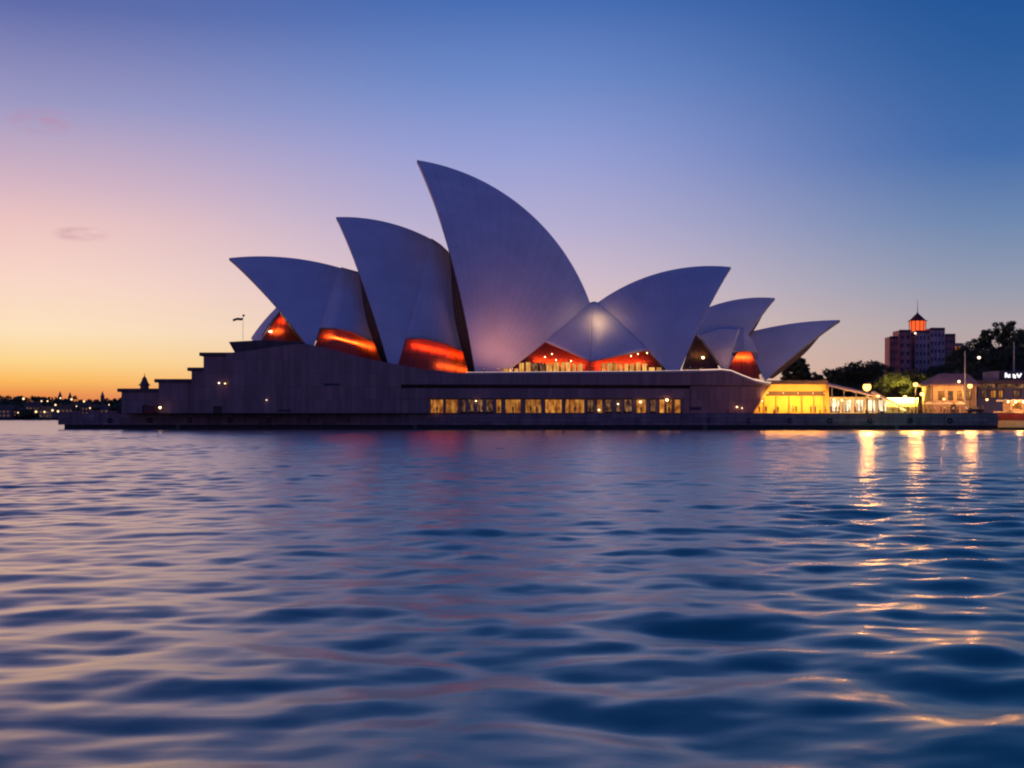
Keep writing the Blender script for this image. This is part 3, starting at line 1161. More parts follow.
# piers between the windows
edges = [430] + [w_ for a in wins for w_ in (a[0], a[1])] + [683]
for i in range(0, len(edges), 2):
    a, b_ = edges[i], edges[i + 1]
    if b_ - a > 0.6:
        o = MB().box(X(a, PF) + .05, X(b_, PF) - .05, PF + 0.2, CB - 0.01, zq + .004, Z(398.6, PF)).build('pier', M['granite'], house)
for (u, v, r, m_) in ((640.5, 402, .38, 'bulb_soft'), (667, 400, .45, 'bulb_soft'), (599, 410, .3, 'bulb_soft'), (618, 404, .3, 'bulb_white'), (219, 383, .3, 'bulb_white'), (225, 383.5, .2, 'bulb_soft'),
                      (266.5, 400, .18, 'bulb_white'), (737, 407, .26, 'bulb_soft'), (742, 408, .16, 'bulb_soft'), (476, 401, .22, 'bulb_soft')):
    r *= .8
    wl = MB().ball(P(u, v, PF - .45), r, sz=.8).build('wall_lamp', M[m_], house, True)
    MB().box(P(u, v, PF).x - .08, P(u, v, PF).x + .08, PF - .4, PF + 1.6 if 430 < u < 683 else PF, P(u, v, PF).z + r * .8, P(u, v, PF).z + r * .8 + .1).build('bracket', M['metal'], wl)
# dark vents low on the wall
for (u0, u1, v0, v1) in ((278, 291, 409.5, 411.5), (324, 340, 383.5, 385.5), (690, 701, 407, 410)):
    MB().box(X(u0, PF), X(u1, PF), PF - .08, PF - .003, Z(v1, PF), Z(v0, PF)).build('vent', M['metal'], house)

# stepped terraces at the left, each with an overhanging slab
terr = [(202, 229, 352.5, PF + 1.0, 446), (190, 205, 367.5, PF + 2.4, 442), (157, 193, 379, PF + 3.6, 438), (120, 160, 388.5, PF + 6.5, 432)]
for (u0, u1, v, y0, y1) in terr:
    x0, x1, zt_ = X(u0 + 1.5, y0), X(u1, y0) + 1.5, Z(v, y0)
    t_ = MB().box(x0, x1, y0, y1, zq + .004, zt_ - .9).build('terrace', M['granite'], house)
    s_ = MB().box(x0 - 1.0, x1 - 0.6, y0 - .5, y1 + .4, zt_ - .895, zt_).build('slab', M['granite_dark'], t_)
    bevel(s_, .08)
# the topmost slab under the leftmost sail
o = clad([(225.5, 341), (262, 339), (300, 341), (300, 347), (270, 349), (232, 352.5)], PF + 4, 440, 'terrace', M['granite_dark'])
# dark doors low in the terraces
for (u0, u1, v0, v1, y0) in ((213, 222, 406, 413, PF + 1.0), (142, 148, 405, 413, PF + 6.5)):
    MB().box(X(u0, y0), X(u1, y0), y0 - .06, y0 - .003, zq + .01, Z(v0, y0)).build('door', M['bronze'], house)

# ---- floodlights standing on the podium
fl = thing('floodlight', 'floodlight at the foot of the tallest sail', 'floodlight', P(548, 371, PF + 1.2), 'floodlights')
LMB().box(-.3, .3, -.25, .25, .25, .65).build('housing', M['metal'], fl)
LMB().tube([(0, 0, -.4), (0, 0, .3)], .07).build('stem', M['metal'], fl)
for uu, tu, tv, pw in ((484, 510, 285, 2300), (498, 530, 290, 3200), (512, 552, 300, 3200)):
    spot_light('flood_beam', P(uu, 371, PF + 1) + Vector((0, -2.4, .8)), P(tu, tv, YC - 9), (1.0, 0.36, 0.25), pw * .8, 116, 1.0, .5)
f2 = dup(fl, P(498, 371, PF + 1.2), 'middle floodlight at the foot of the tallest sail', 'floodlights')
f3 = dup(fl, P(484, 371, PF + 1.2), 'leftmost floodlight at the foot of the tallest sail', 'floodlights')
f4 = dup(fl, P(594.5, 303.5, YC - 4.0), 'small floodlight at the top of the upright seam between the sails', 'floodlights', 0, .35)
fl['label'] = 'rightmost floodlight at the foot of the tallest sail'
fl.location = P(512, 371, PF + 1.2)
strip_light('seam_beam', P(598, 301, YC - 8.5), P(600.5, 316, YC - 15), (-.05, .85, -.5), (1.0, 0.60, 0.30), 240, 1.0)
spot_light('leaf_beam', P(735, 371, YC2 - HW2 - 7), P(716, 345, YC2 - 12), (1.0, 0.42, 0.40), 700, 60, 1.0, .4)

# ================================================================== FLAGPOLE
fp = P(243, 339.5, PF + 12)
fg = thing('flagpole', 'thin flagpole with small flag on the stepped terrace', 'flagpole', fp)
h = Z(315.5, fp.y) - fp.z
LMB().tube([(0, 0, -.2), (0, 0, h)], [.06, .04]).build('pole', M['steel'], fg)
LMB().ball((0.15, 0, h), .34, sz=.9).build('finial', M['metal'], fg, True)
g = [[Vector((-i * .34, .25 * math.sin(i * .9), h - .5 - .04 * i - j * .13 - .08 * math.sin(i * 1.1))) for j in range(6)] for i in range(9)]
b = LMB().grid(g)
o = b.build('flag', mat('dull_cloth', (.12, .09, .08), .9), fg, True)
o.modifiers.new('t', 'SOLIDIFY').thickness = .03

# domed kiosk on the lowest terrace
kz = Z(388.5, PF + 6.5)
kk = thing('kiosk', 'small kiosk with bell shaped roof on the lowest terrace', 'kiosk', (X(144.5, PF + 12), PF + 12, kz))
LMB().lathe([(1.15, 0), (1.15, .9)], seg=12).build('drum', M['granite'], kk)
LMB().lathe([(1.7, .9), (1.35, 1.15), (1.0, 1.6), (.75, 2.2), (.55, 2.8), (.25, 3.2), (.1, 3.4), (.06, 4.1)], seg=16).build('roof', M['brown_soffit'], kk, True)

# ================================================================== PAVILION AND CANOPY (right)
PY = 359.6
pav = thing('pavilion', 'glowing yellow pavilion with sloping fascia under the podium rim', 'restaurant', (X(790, PY), PY, QZ))
cream = M['cream_room']


def frustum_x(b, pts_front, pts_back):
    n = len(pts_front)
    b.add(list(pts_front) + list(pts_back), [tuple(range(n)), tuple(range(2 * n - 1, n - 1, -1))] + [(i, i + n, (i + 1) % n + n, (i + 1) % n) for i in range(n)])
    return b


rf = MB().box(X(768, PY), X(827, PY), PY - 1.0, PY + 13, Z(384, PY), Z(380.5, PY)).build('roof', M['brown_soffit'], pav)
pf_y = PY
yellow = mat('yellow_fascia', (.80, .50, .13), .6, .12)
fa = MB()
frustum_x(fa, [P(772, 384.3, PY - .6), P(766, 391, PY + .6), P(826, 391, PY + .6), P(826, 384.3, PY - .6)], [P(772, 384.3, PY + .2), P(766, 391, PY + 1.0), P(826, 391, PY + 1.0), P(826, 384.3, PY + .2)])
o = fa.build('fascia', yellow, pav)
fixnormals(o)
bm_ = MB().box(X(762, PY), X(826, PY), PY + 1.2, PY + 1.9, Z(395.8, PY), Z(391.2, PY)).build('beam', M['brown_soffit'], pav)
MB().box(X(752, PY + 9), X(829, PY + 9), PY + 9, PY + 9.4, QZ + .004, Z(383.5, PY + 9)).build('rear_wall', cream, pav)
for u in (764.5, 777, 790, 803, 815, 825.5):
    MB().box(X(u, PY) - .16, X(u, PY) + .16, PY + 1.3, PY + 1.7, QZ + .004, Z(395.9, PY)).build('column', yellow, pav)
# raking end strut following the podium's undercut
o = MB()
frustum_x(o, [P(770, 385, PY - .2), P(751.5, 413, PY - .2), P(753.5, 413, PY - .2), P(773, 385, PY - .2)], [P(770, 385, PY + .4), P(751.5, 413, PY + .4), P(753.5, 413, PY + .4), P(773, 385, PY + .4)])
o = o.build('strut', yellow, pav)
fixnormals(o)
for i, u in enumerate((762, 776, 790, 804, 818)):
    l_ = MB().ball(P(u, 394.5 + (i == 0) * 6, PY + 4.5), .3).build('ceiling_lamp', M['bulb_soft'], pav, True)
for u in (768, 783, 798, 813, 824):
    MB().ball(P(u, 393.2, PY - .9), .07).build('fascia_lamp', M['bulb_soft'], pav, True)

strip_light('pavilion_light', P(758, 396.5, PY + 5), P(824, 396.5, PY + 5), (0, .75, -.6), (1.0, .56, .10), 1500, .6)
strip_light('fascia_light', P(764, 396.5, PY - 1.8), P(826, 396.5, PY - 1.8), (0, .8, .6), (1.0, .56, .12), 620, .3)

strip_light('water_band_fill', P(766, 394, PY - .9), P(827, 394, PY - .9), (0, -1, -.25), (1.0, .42, .10), 800, .5)  # extra strip added to lay a golden band on the water

cnp = thing('canopy', 'long sloping canopy over brightly lit tables right of the pavilion', 'canopy', (X(850, PY), PY, QZ))
pale = mat('pale_canvas', (.62, .50, .38), .8, .1)
o = MB()
frustum_x(o, [P(828, 386.2, PY - 1), P(880, 398.4, PY - 1), P(880, 397, PY - 1), P(828, 384.8, PY - 1)], [P(828, 384.2, PY + 11), P(880, 396.4, PY + 11), P(880, 395, PY + 11), P(828, 382.8, PY + 11)])
o = o.build('roof', pale, cnp)
fixnormals(o)
MB().box(X(829.5, PY + 9), X(878, PY + 9), PY + 9, PY + 9.3, QZ + .004, Z(397, PY + 9)).build('rear_wall', mat('cream_wall', (.75, .62, .45), .8), cnp)
for u in (832, 844, 856, 868, 879):
    MB().tube([P(u, 414, PY - .4), P(u, 386.6 + (u - 828) * .235, PY - .4)], .10).build('post', M['steel'], cnp)
    window(cnp, u - 1.5, u + 7.5, 399.5, 411.5, PY + 8.7, M['win_white'], 2, .1)
for u in (834, 842, 850, 858):
    MB().ball(P(u, 399.5 + (u - 834) * .1, PY + 3), .22).build('hanging_lamp', M['bulb_warm'], cnp, True)

strip_light('canopy_light', P(831, 397, PY + 3), P(876, 400.5, PY + 3), (0, .3, -1), (1.0, .62, .18), 1500, .5)
strip_light('awning_light', P(884, 404, PY + .2), P(906, 411, PY + .2), (0, .8, .3), (1.0, .66, .2), 240, .3)

tn = thing('awning', 'pale fabric awning sloping down to the right beyond the canopy', 'awning', (X(888, PY + 2), PY + 2, QZ))
o = MB()
frustum_x(o, [P(871, 391.8, PY + 1), P(906, 410, PY + 1), P(905.5, 411.2, PY + 1), P(871, 393, PY + 1)], [P(874, 390.8, PY + 8), P(906, 408.5, PY + 8), P(905.5, 409.6, PY + 8), P(874, 392, PY + 8)])
o = o.build('cloth', pale, tn)
fixnormals(o)
for u, v in ((872, 393), (888, 401.5), (903, 409.4)):
    MB().tube([P(u, 414, PY + 1.3), P(u, v, PY + 1.3)], .07).build('pole', M['steel'], tn)

gw = thing('garden_wall', 'low wall washed in yellow green light below the trees', 'wall', (X(900, PY + 22), PY + 22, QZ))
Yg = PY + 22
MB().box(X(884, Yg), X(918, Yg), Yg, Yg + .6, QZ + .004, Z(399, Yg)).build('wall', mat('green_wall', (.5, .5, .22), .8, .2), gw)
MB().box(X(883.5, Yg), X(918.5, Yg), Yg - .1, Yg + .7, Z(399, Yg) + .003, Z(398, Yg)).build('coping', M['coping'], gw)


for u in (888, 901, 914):
    ul_ = LMB
    fx = thing('garden_light', 'small garden light behind the yellow green wall, ' + {888: 'leftmost', 901: 'middle one', 914: 'rightmost'}[u] + ' of the three', 'light', (X(u, 382), 382, QZ), 'garden lights')
    LMB().lathe([(.12, 0), (.10, .9), (.2, 1.0), (.2, 1.2)], seg=8).build('stem', M['metal'], fx)
    LMB().ball((0, 0, 1.35), .2).build('bulb', M['bulb_soft'], fx, True)
strip_light('garden_glow', (X(885, 380), 380, QZ + 3.4), (X(918, 380), 380, QZ + 3.4), (0, .7, .6), (1.0, .70, .14), 5000, .5)
strip_light('wall_glow', (X(886, 371.5), 371.5, QZ + 1.2), (X(917, 371.5), 371.5, QZ + 1.2), (0, 1, .25), (1.0, .66, .10), 330, .4)

# ================================================================== LAMPS
def lamp_proto():
    t_ = thing('street_lamp', '', 'street lamp', (0, 0, 0), 'street lamps on the promenade')
    LMB().lathe([(.22, 0), (.22, .3), (.11, .5), (.08, 3.0), (.06, 6.0)], seg=10).build('pole', M['metal'], t_, True)
    g_ = LMB().ball((0, 0, 6.42), .46).build('globe', M['bulb_warm'], t_, True)
    LMB().lathe([(.5, 6.72), (.3, 6.9), (.08, 7.0)], seg=12).build('cap', M['metal'], t_, True)
    return t_


lp = lamp_proto()


def lamp_at(u, v, Y, label, s=None, first=False, globe=None, light=None):
    x, z = X(u, Y), Z(v, Y)
    sc_ = (z - QZ) / 6.42
    t_ = lp if first else dup(lp, (x, Y, QZ), label, 'street lamps on the promenade')
    t_.location = (x, Y, QZ)
    hs = s or 1.0
    for c_ in t_.children:
        if c_.name.startswith('pole'):
            c_.scale = (hs, hs, sc_)
        else:
            c_.scale = (hs, hs, hs)
            c_.location = (0, 0, 6.42 * sc_ - 6.42 * hs)
    t_['label'] = label
    if globe:
        for c_ in t_.children:
            if c_.name.startswith('globe'):
                c_.data = c_.data.copy()
                c_.data.materials[0] = globe
    if light:
        point_light('lamp_light', (x, Y - .8, z - .2), light[0], light[1], 1.4)
    return t_


M['bulb_star'] = lamp_mat('bulb_star', (1.0, .46, .10), 5)
M['bulb_b'] = lamp_mat('bulb_b', (1.0, .48, .12), 4)
M['bulb_c'] = lamp_mat('bulb_c', (1.0, .55, .18), 4)
lamp_at(867, 387, 349.8, 'brightest street lamp, over the end of the canopy', 2.2, True, M['bulb_star'], ((1, .44, .11), 9000))
lamp_at(915.5, 384.5, 351, 'bright street lamp in front of the trees left of the gabled house', 1.3, False, M['bulb_b'], ((1, .47, .12), 6500))
lamp_at(922, 394, 353, 'short street lamp just right of the bright one by the trees', 1.1, False, M['bulb_c'])
lamp_at(970, 386, 352, 'street lamp in front of the orange lit house', 1.3, False, M['bulb_b'], ((1, .45, .12), 5000))
lamp_at(979, 357.5, 420, 'tall street lamp against the dark trees', 1.0, False, M['bulb_white'])
lamp_at(703, 357.5, YC2 - 16.5, 'lamp standing in the gap between two sails', .9, False, M['bulb_soft'])
lamp_at(160, 407.5, PF + 1, 'low lamp below the stepped terraces', .7, False, M['bulb_soft'])
lamp_at(905, 397, 362, 'lamp glowing at the end of the garden wall', 1.1, False, M['bulb_c'], ((1, .62, .13), 900))

# ================================================================== HOTEL TOWER
HY = 540.0
brick = panel_mat('red_brick', (.60, .24, .18), 1.2, 3.0, .8, .7)
brick2 = panel_mat('pale_brick', (.62, .42, .36), 1.2, 3.0, .8, .7)
ht = thing('hotel_tower', 'brick tower block with glowing orange lantern and spire on top', 'tower', (X(918, HY), HY, QZ))
blocks = [(889.5, 899, 336.8, 2.0, brick, 3, 7), (899, 911, 330.4, 0, brick, 2, 9), (910.8, 915, 334, 3.0, brick, 0, 12), (915, 930, 331, .8, brick2, 4, 14), (930, 945, 328.3, 0, brick2, 4, 16), (945, 955.5, 334.4, 2.5, brick, 3, 14)]
M['win_dark'] = mat('dark_window', (.09, .06, .065), .5, .2)
M['win_far'] = window_mat('lit_far', (.6, .25, .1), (1, .7, .4), .1, .7, .6, .6, 5.0)
for (u0, u1, v, dy_, m_, cols, dep) in blocks:
    y0 = HY + dy_
    x0, x1 = X(u0, y0) + .02, X(u1, y0) - .02
    z1 = Z(v, y0)
    wl = MB().box(x0, x1, y0, y0 + dep, QZ + .004, z1).build('block', m_, ht)
    MB().box(x0 - .25 + .3, x1 + .25 - .3, y0 - .25, y0 - .004, z1 - .7, z1 + .25).build('parapet', M['granite_dark'], wl)
    if cols == 0:
        continue
    nf = int((z1 - 14) / 3.1)
    for c_ in range(cols):
        xc = x0 + (x1 - x0) * (c_ + .5) / cols
        ww = (x1 - x0) / cols * .30
        for f_ in range(nf):
            zz = z1 - 2.6 - f_ * 3.1
            lit = random.random() < .05
            o = MB().box(xc - ww, xc + ww, y0 - .10, y0 - .004, zz - .75, zz + .75).build('window', m_, ht)
            MB().box(xc - ww + .12, xc + ww - .12, y0 - .13, y0 - .104, zz - .63, zz + .63).build('pane', M['win_far'] if lit else M['win_dark'], o)
lc = (X(917.5, HY + 8), HY + 8, Z(330.5, HY))
sxy = 9.6 / FPX * HY
lan = MB().lathe([(sxy * .66, -1.5), (sxy * .74, 1.0), (sxy * .84, 3.6), (sxy * .84, 4.2)], lc, 12).build('lantern', lamp_mat('lantern_glow', (1.0, .12, .025), 1.2), ht)
b = MB()
for k in range(12):
    a = 2 * math.pi * k / 12
    b.box(lc[0] + sxy * .86 * math.cos(a) - .12, lc[0] + sxy * .86 * math.cos(a) + .12, lc[1] + sxy * .86 * math.sin(a) - .12, lc[1] + sxy * .86 * math.sin(a) + .12, lc[2] - .5, lc[2] + 4.2)
b.build('lantern_posts', M['brown_soffit'], lan)
MB().lathe([(sxy * 1.05, 4.1), (sxy * .8, 4.6), (sxy * .45, 5.9), (.3, 7.2), (.12, 8.0)], lc, 16).build('spire_roof', mat('red_roof', (.22, .05, .03), .7), ht)
MB().tube([(lc[0], lc[1], lc[2] + 7.8), (lc[0], lc[1], Z(300, HY + 8))], [.14, .05]).build('spire', M['metal'], ht)
MB().ball((lc[0] - 3.0, HY + .6, lc[2] - 1.0), .34).build('roof_lamp', M['bulb_white'], ht, True)

# pale lit block just right of the tower
pb = thing('apartment_block', 'pale lit apartment block peeping between the tower and the trees', 'apartment block', (X(958, 560), 560, QZ))
MB().box(X(953, 560), X(963, 560), 560, 572, QZ + .004, Z(343, 560)).build('wall', mat('pale_render', (.6, .42, .3), .8), pb)
for k in range(5):
    window(pb, 955 + (k % 2) * 3.6, 957.6 + (k % 2) * 3.6, 346 + (k // 2) * 7, 350 + (k // 2) * 7, 559.9, M['win_amber'] if k < 2 else M['win_far'], 1, .1)

# ================================================================== LOW HOUSES AT THE RIGHT
GY = 372.0
gh = thing('gabled_house', 'low house with pinkish gabled roof and orange lit front', 'house', (X(950, GY), GY, QZ))
wallm = mat('ochre_wall', (.5, .33, .2), .8, .15)
MB().box(X(933, GY), X(976, GY), GY, GY + 10, QZ + .004, Z(386, GY)).build('wall', wallm, gh)
o = MB()
zr0, zr1 = Z(384.5, GY), Z(373, GY)
o.add([(X(928, GY), GY - 2, zr0), (X(978, GY), GY - 2, zr0), (X(974, GY), GY + 5, zr1), (X(945, GY), GY + 5, zr1), (X(928, GY), GY + 12, zr0), (X(978, GY), GY + 12, zr0),
       (X(928, GY), GY - 2, zr0 - .35), (X(978, GY), GY - 2, zr0 - .35), (X(928, GY), GY + 12, zr0 - .35), (X(978, GY), GY + 12, zr0 - .35)],
      [(0, 1, 2, 3), (3, 2, 5, 4), (0, 3, 4), (1, 5, 2), (6, 7, 1, 0), (8, 4, 5, 9), (6, 0, 4, 8), (7, 9, 5, 1), (6, 8, 9, 7)])
o = o.build('roof', mat('pink_tile_roof', (.42, .25, .2), .8, .15, 1.2), gh)
fixnormals(o)
for u0, u1, t in ((938, 944, 'a'), (948, 953, 'd'), (957, 962, 'a'), (966, 971, 'a')):
    window(gh, u0, u1, 391, 400, GY - .004, M['win_amber'] if t == 'a' else M['win_dim'], 1, .12)
MB().box(X(951, GY), X(956, GY), GY - .12, GY - .004, QZ + .01, Z(403, GY)).build('door', M['bronze'], gh)
for u in (931, 947, 963, 976):
    MB().tube([P(u, 414, GY - 1.6), P(u, 385.4, GY - 1.6)], .14).build('post', wallm, gh)
MB().ball(P(959, 381.5, GY - 2.4), .3).build('eave_lamp', M['bulb_soft'], gh, True)
point_light('porch_light', P(960, 393, GY - 2.2), (1, .5, .16), 500, .3)
point_light('porch_light', P(942, 393, GY - 2.2), (1, .5, .16), 400, .3)

FY = 380.0
fh = thing('terminal_building', 'flat roofed waterside building with white lettering on its roof', 'building', (X(1010, FY), FY, QZ))
grey = mat('mauve_render', (.34, .28, .30), .8, .12)
MB().box(X(978, FY), X(1060, FY), FY, FY + 12, QZ + .004, Z(388, FY)).build('wall', grey, fh)
MB().box(X(972, FY), X(1064, FY), FY - 3, FY + 13, Z(384, FY), Z(380.6, FY)).build('roof', M['brown_soffit'], fh)
MB().box(X(980, FY), X(1060, FY), FY + .4, FY + 11, Z(388, FY) + .003, Z(384, FY) - .003).build('clerestory', M['win_dim'], fh)
MB().box(X(995, FY), X(1062, FY), FY + 2, FY + 10, Z(380.6, FY) + .003, Z(371, FY)).build('upper_storey', grey, fh)
for u0, u1, t in ((981, 987, 'd'), (990, 996, 'a'), (998, 1003, 'a'), (1013, 1020, 'd'), (1026, 1036, 'a')):
    window(fh, u0, u1, 390, 398, FY - .004, M['win_amber'] if t == 'a' else M['win_dim'], 1, .12)
MB().box(X(1006, FY), X(1012, FY), FY - .1, FY - .004, QZ + .01, Z(399, FY)).build('door', M['bronze'], fh)
sg = MB().box(X(1002, FY), X(1026, FY), FY + 1.4, FY + 1.95, Z(379.5, FY), Z(371.5, FY)).build('sign', M['metal'], fh)
# the lettering is too small to read in the photo: only its strokes are built
b = MB()
ys = FY + 1.3


def stroke(u0, v0, u1, v1, t=.75):
    p, q_ = P(u0, v0, ys), P(u1, v1, ys)
    d = (q_ - p).normalized()
    nn = Vector((-d.z, 0, d.x)) * (t / FPX * ys)
    b.add([p + nn, p - nn, q_ - nn, q_ + nn, p + nn + Vector((0, .08, 0)), p - nn + Vector((0, .08, 0)), q_ - nn + Vector((0, .08, 0)), q_ + nn + Vector((0, .08, 0))],
          [(0, 1, 2, 3), (7, 6, 5, 4), (0, 4, 5, 1), (1, 5, 6, 2), (2, 6, 7, 3), (3, 7, 4, 0)])


LET = ((1005.6, 377.6, 1005.8, 372.8), (1005.8, 373, 1008.6, 377.4), (1009.6, 377.6, 1009.6, 374), (1013.6, 374, 1013.6, 377.5), (1013.6, 375.8, 1016, 375.6), (1013.6, 377.5, 1016, 377.4), (1017, 373.6, 1019, 377.5), (1019, 377.5, 1021.4, 373.4))
white_sign = lamp_mat('sign_white', (1, .93, .95), 1.5)
for grp in ((0, 1, 2), (3, 4, 5), (6, 7)):
    b = MB()
    for k in grp:
        stroke(*LET[k])
    b.build('letter', white_sign, sg)


# ================================================================== FERRY
EY = 352.0
fe = thing('ferry', 'moored ferry with cream hull, dark red band and lit deck', 'ferry', (X(1030, EY), EY + 3, 0))
cream_hull = mat('cream_hull', (.62, .45, .28), .5, .1)
redm = mat('dark_red_paint', (.16, .02, .015), .5, .1)
xs0 = X(999.5, EY)


def hull_ring(z, back, flare):
    L = 34
    pts = []
    for t in np.linspace(0, 1, 9):
        x = xs0 + back + t * L
        wdt = 3.6 * (math.sin(min(1, t * 3.2 + .05) * math.pi / 2)) * flare
        pts.append((x, wdt))
    ring = [Vector((x, EY + 3.6 - w_, z)) for x, w_ in pts] + [Vector((x, EY + 3.6 + w_, z)) for x, w_ in reversed(pts)]
    return ring


def ring_mesh(rings, cap=True):
    b = MB()
    n = len(rings[0])
    vs = [p for r_ in rings for p in r_]
    fs = []
    for i in range(len(rings) - 1):
        for k in range(n):
            fs.append((i * n + k, i * n + (k + 1) % n, (i + 1) * n + (k + 1) % n, (i + 1) * n + k))
    fs.append(tuple(range(n - 1, -1, -1)))
    fs.append(tuple(range((len(rings) - 1) * n, len(rings) * n)))
    return b.add(vs, fs)


hull = ring_mesh([hull_ring(-.5, 1.6, .86), hull_ring(.6, .9, .93)]).build('keel', M['metal'], fe)
hull = ring_mesh([hull_ring(.603, .9, .93), hull_ring(2.4, .3, .98)]).build('hull', cream_hull, fe)
MB_ = ring_mesh([hull_ring(2.403, .25, 1.0), hull_ring(4.3, 0, 1.02)]).build('band', redm, fe)
dk = ring_mesh([hull_ring(4.303, -.2, 1.05), hull_ring(4.7, -.2, 1.05)]).build('deck', cream_hull, fe)
cab = MB().box(xs0 + 3, xs0 + 31, EY + 1.0, EY + 6.2, 4.704, 7.2).build('cabin', wallm, fe)
MB().box(xs0 + 1.6, xs0 + 32, EY + .3, EY + 6.9, 7.204, 7.6).build('roof', M['coping'], fe)
for k in range(9):
    x = xs0 + 3.6 + k * 3
    o = MB().box(x, x + 2.3, EY + .9, EY + .996, 5.3, 6.8).build('window', M['bronze'], fe)
    MB().box(x + .12, x + 2.18, EY + .86, EY + .897, 5.42, 6.68).build('pane', M['win_amber'], o)
for k in range(4):
    MB().ball((xs0 + 2.2 + k * 1.9, EY + .1, 7.0), .24).build('deck_lamp', M['bulb_soft'], fe, True)
for x in np.arange(xs0 + .6, xs0 + 32, 2.0):
    pass
MB().tube([(xs0 + .6, EY + 1.6, 5.6), (xs0 + 10, EY + .1, 5.6), (xs0 + 32, EY + .1, 5.6)], .05).build('rail', M['steel'], fe)
point_light('deck_light', (xs0 + 4.5, EY - 1.6, 6.4), (1, .45, .14), 900, .3)
MB().ball((xs0 + .2, EY + 2.8, 3.6), .3).build('bow_lamp', M['bulb_white'], fe, True)

# ================================================================== CAR
cy_ = 350.5
car = thing('parked_car', 'dark rounded car parked by the street lamp at the quay end', 'car', (X(975, cy_), cy_, QZ))
carp = mat('dark_car_paint', (.02, .02, .028), .25, .05)
prof_b = [(-2.1, .35), (-2.15, .75), (-1.9, .95), (-1.1, 1.02), (1.2, 1.05), (1.95, .95), (2.15, .7), (2.1, .35)]
b = LMB().prism_xz(prof_b, -.85, .85)
o = b.build('body', carp, car)
fixnormals(o)
bevel(o, .12, 3)
cabp = [(-1.75, 1.0), (-1.2, 1.5), (-.3, 1.6), (.5, 1.52), (1.2, 1.03)]
o = LMB().prism_xz(cabp, -.72, .72).build('cabin', carp, car)
fixnormals(o)
bevel(o, .1, 3)
o = LMB().prism_xz([(-1.45, 1.08), (-1.05, 1.42), (-.3, 1.5), (.4, 1.43), (.9, 1.08)], -.735, .735).build('window', M['win_dim'], car)
fixnormals(o)
for sx_ in (-1.3, 1.3):
    for sy_ in (-.8, .8):
        wb = LMB()
        for rr, nm_ in ((.34, 'wheel'),):
            ring = []
            n_ = 18
            vs = [(sx_ + rr * math.cos(2 * math.pi * k / n_), sy_ - .11, .34 + rr * math.sin(2 * math.pi * k / n_)) for k in range(n_)] + [(sx_ + rr * math.cos(2 * math.pi * k / n_), sy_ + .11, .34 + rr * math.sin(2 * math.pi * k / n_)) for k in range(n_)]
            wb.add(vs, [tuple(range(n_)), tuple(range(2 * n_ - 1, n_ - 1, -1))] + [(k, k + n_, (k + 1) % n_ + n_, (k + 1) % n_) for k in range(n_)])
        wo_ = wb.build('wheel', mat('tyre', (.02, .02, .02), .9), car)
        fixnormals(wo_)
for sy_ in (-.6, .6):
    LMB().ball((2.1, sy_, .72), .13).build('headlight', M['coping'], car, True)


# ================================================================== TREES
def leaf_mat(name, c1, c2):
    m = bpy.data.materials.new(name)
    m.use_nodes = True
    n = NT(m.node_tree)
    b = m.node_tree.nodes['Principled BSDF']
    g = n.n('ShaderNodeNewGeometry')
    t = n.n('ShaderNodeTexCoord')
    z = n.n('ShaderNodeTexNoise')
    n.link(t.outputs['Object'], z.inputs[0])
    z.inputs['Scale'].default_value = .35
    f = n.math('ADD', n.math('MULTIPLY', g.outputs['Random Per Island'], .5), n.math('MULTIPLY', n.mapr(z.outputs[0], .35, .65), .5))
    n.link(n.mix(f, (*c1, 1), (*c2, 1)), b.inputs['Base Color'])
    b.inputs['Roughness'].default_value = .7
    return m


LEAF = leaf_mat('foliage', (.045, .065, .02), (.13, .155, .05))
BARK = mat('bark', (.10, .07, .05), .9, .25, 2.0)


def leaf_cloud(cents, rads, per, size, flat=.75):
    V, F = [], []
    for c, r in zip(cents, rads):
        for _ in range(per):
            d = rng.normal(size=3)
            d /= np.linalg.norm(d)
            p = c + d * r * (rng.uniform(.35, 1.0) ** .6) * np.array([1, 1, flat])
            a = rng.normal(size=3)
            a /= np.linalg.norm(a)
            b = np.cross(a, d)
            nb = np.linalg.norm(b)
            if nb < .1:
                continue
            b /= nb
            s = size * rng.uniform(.6, 1.4)
            o = len(V)
            V += [p - a * s, p + b * s * .55, p + a * s, p - b * s * .55]
            F.append((o, o + 1, o + 2, o + 3))
    return V, F


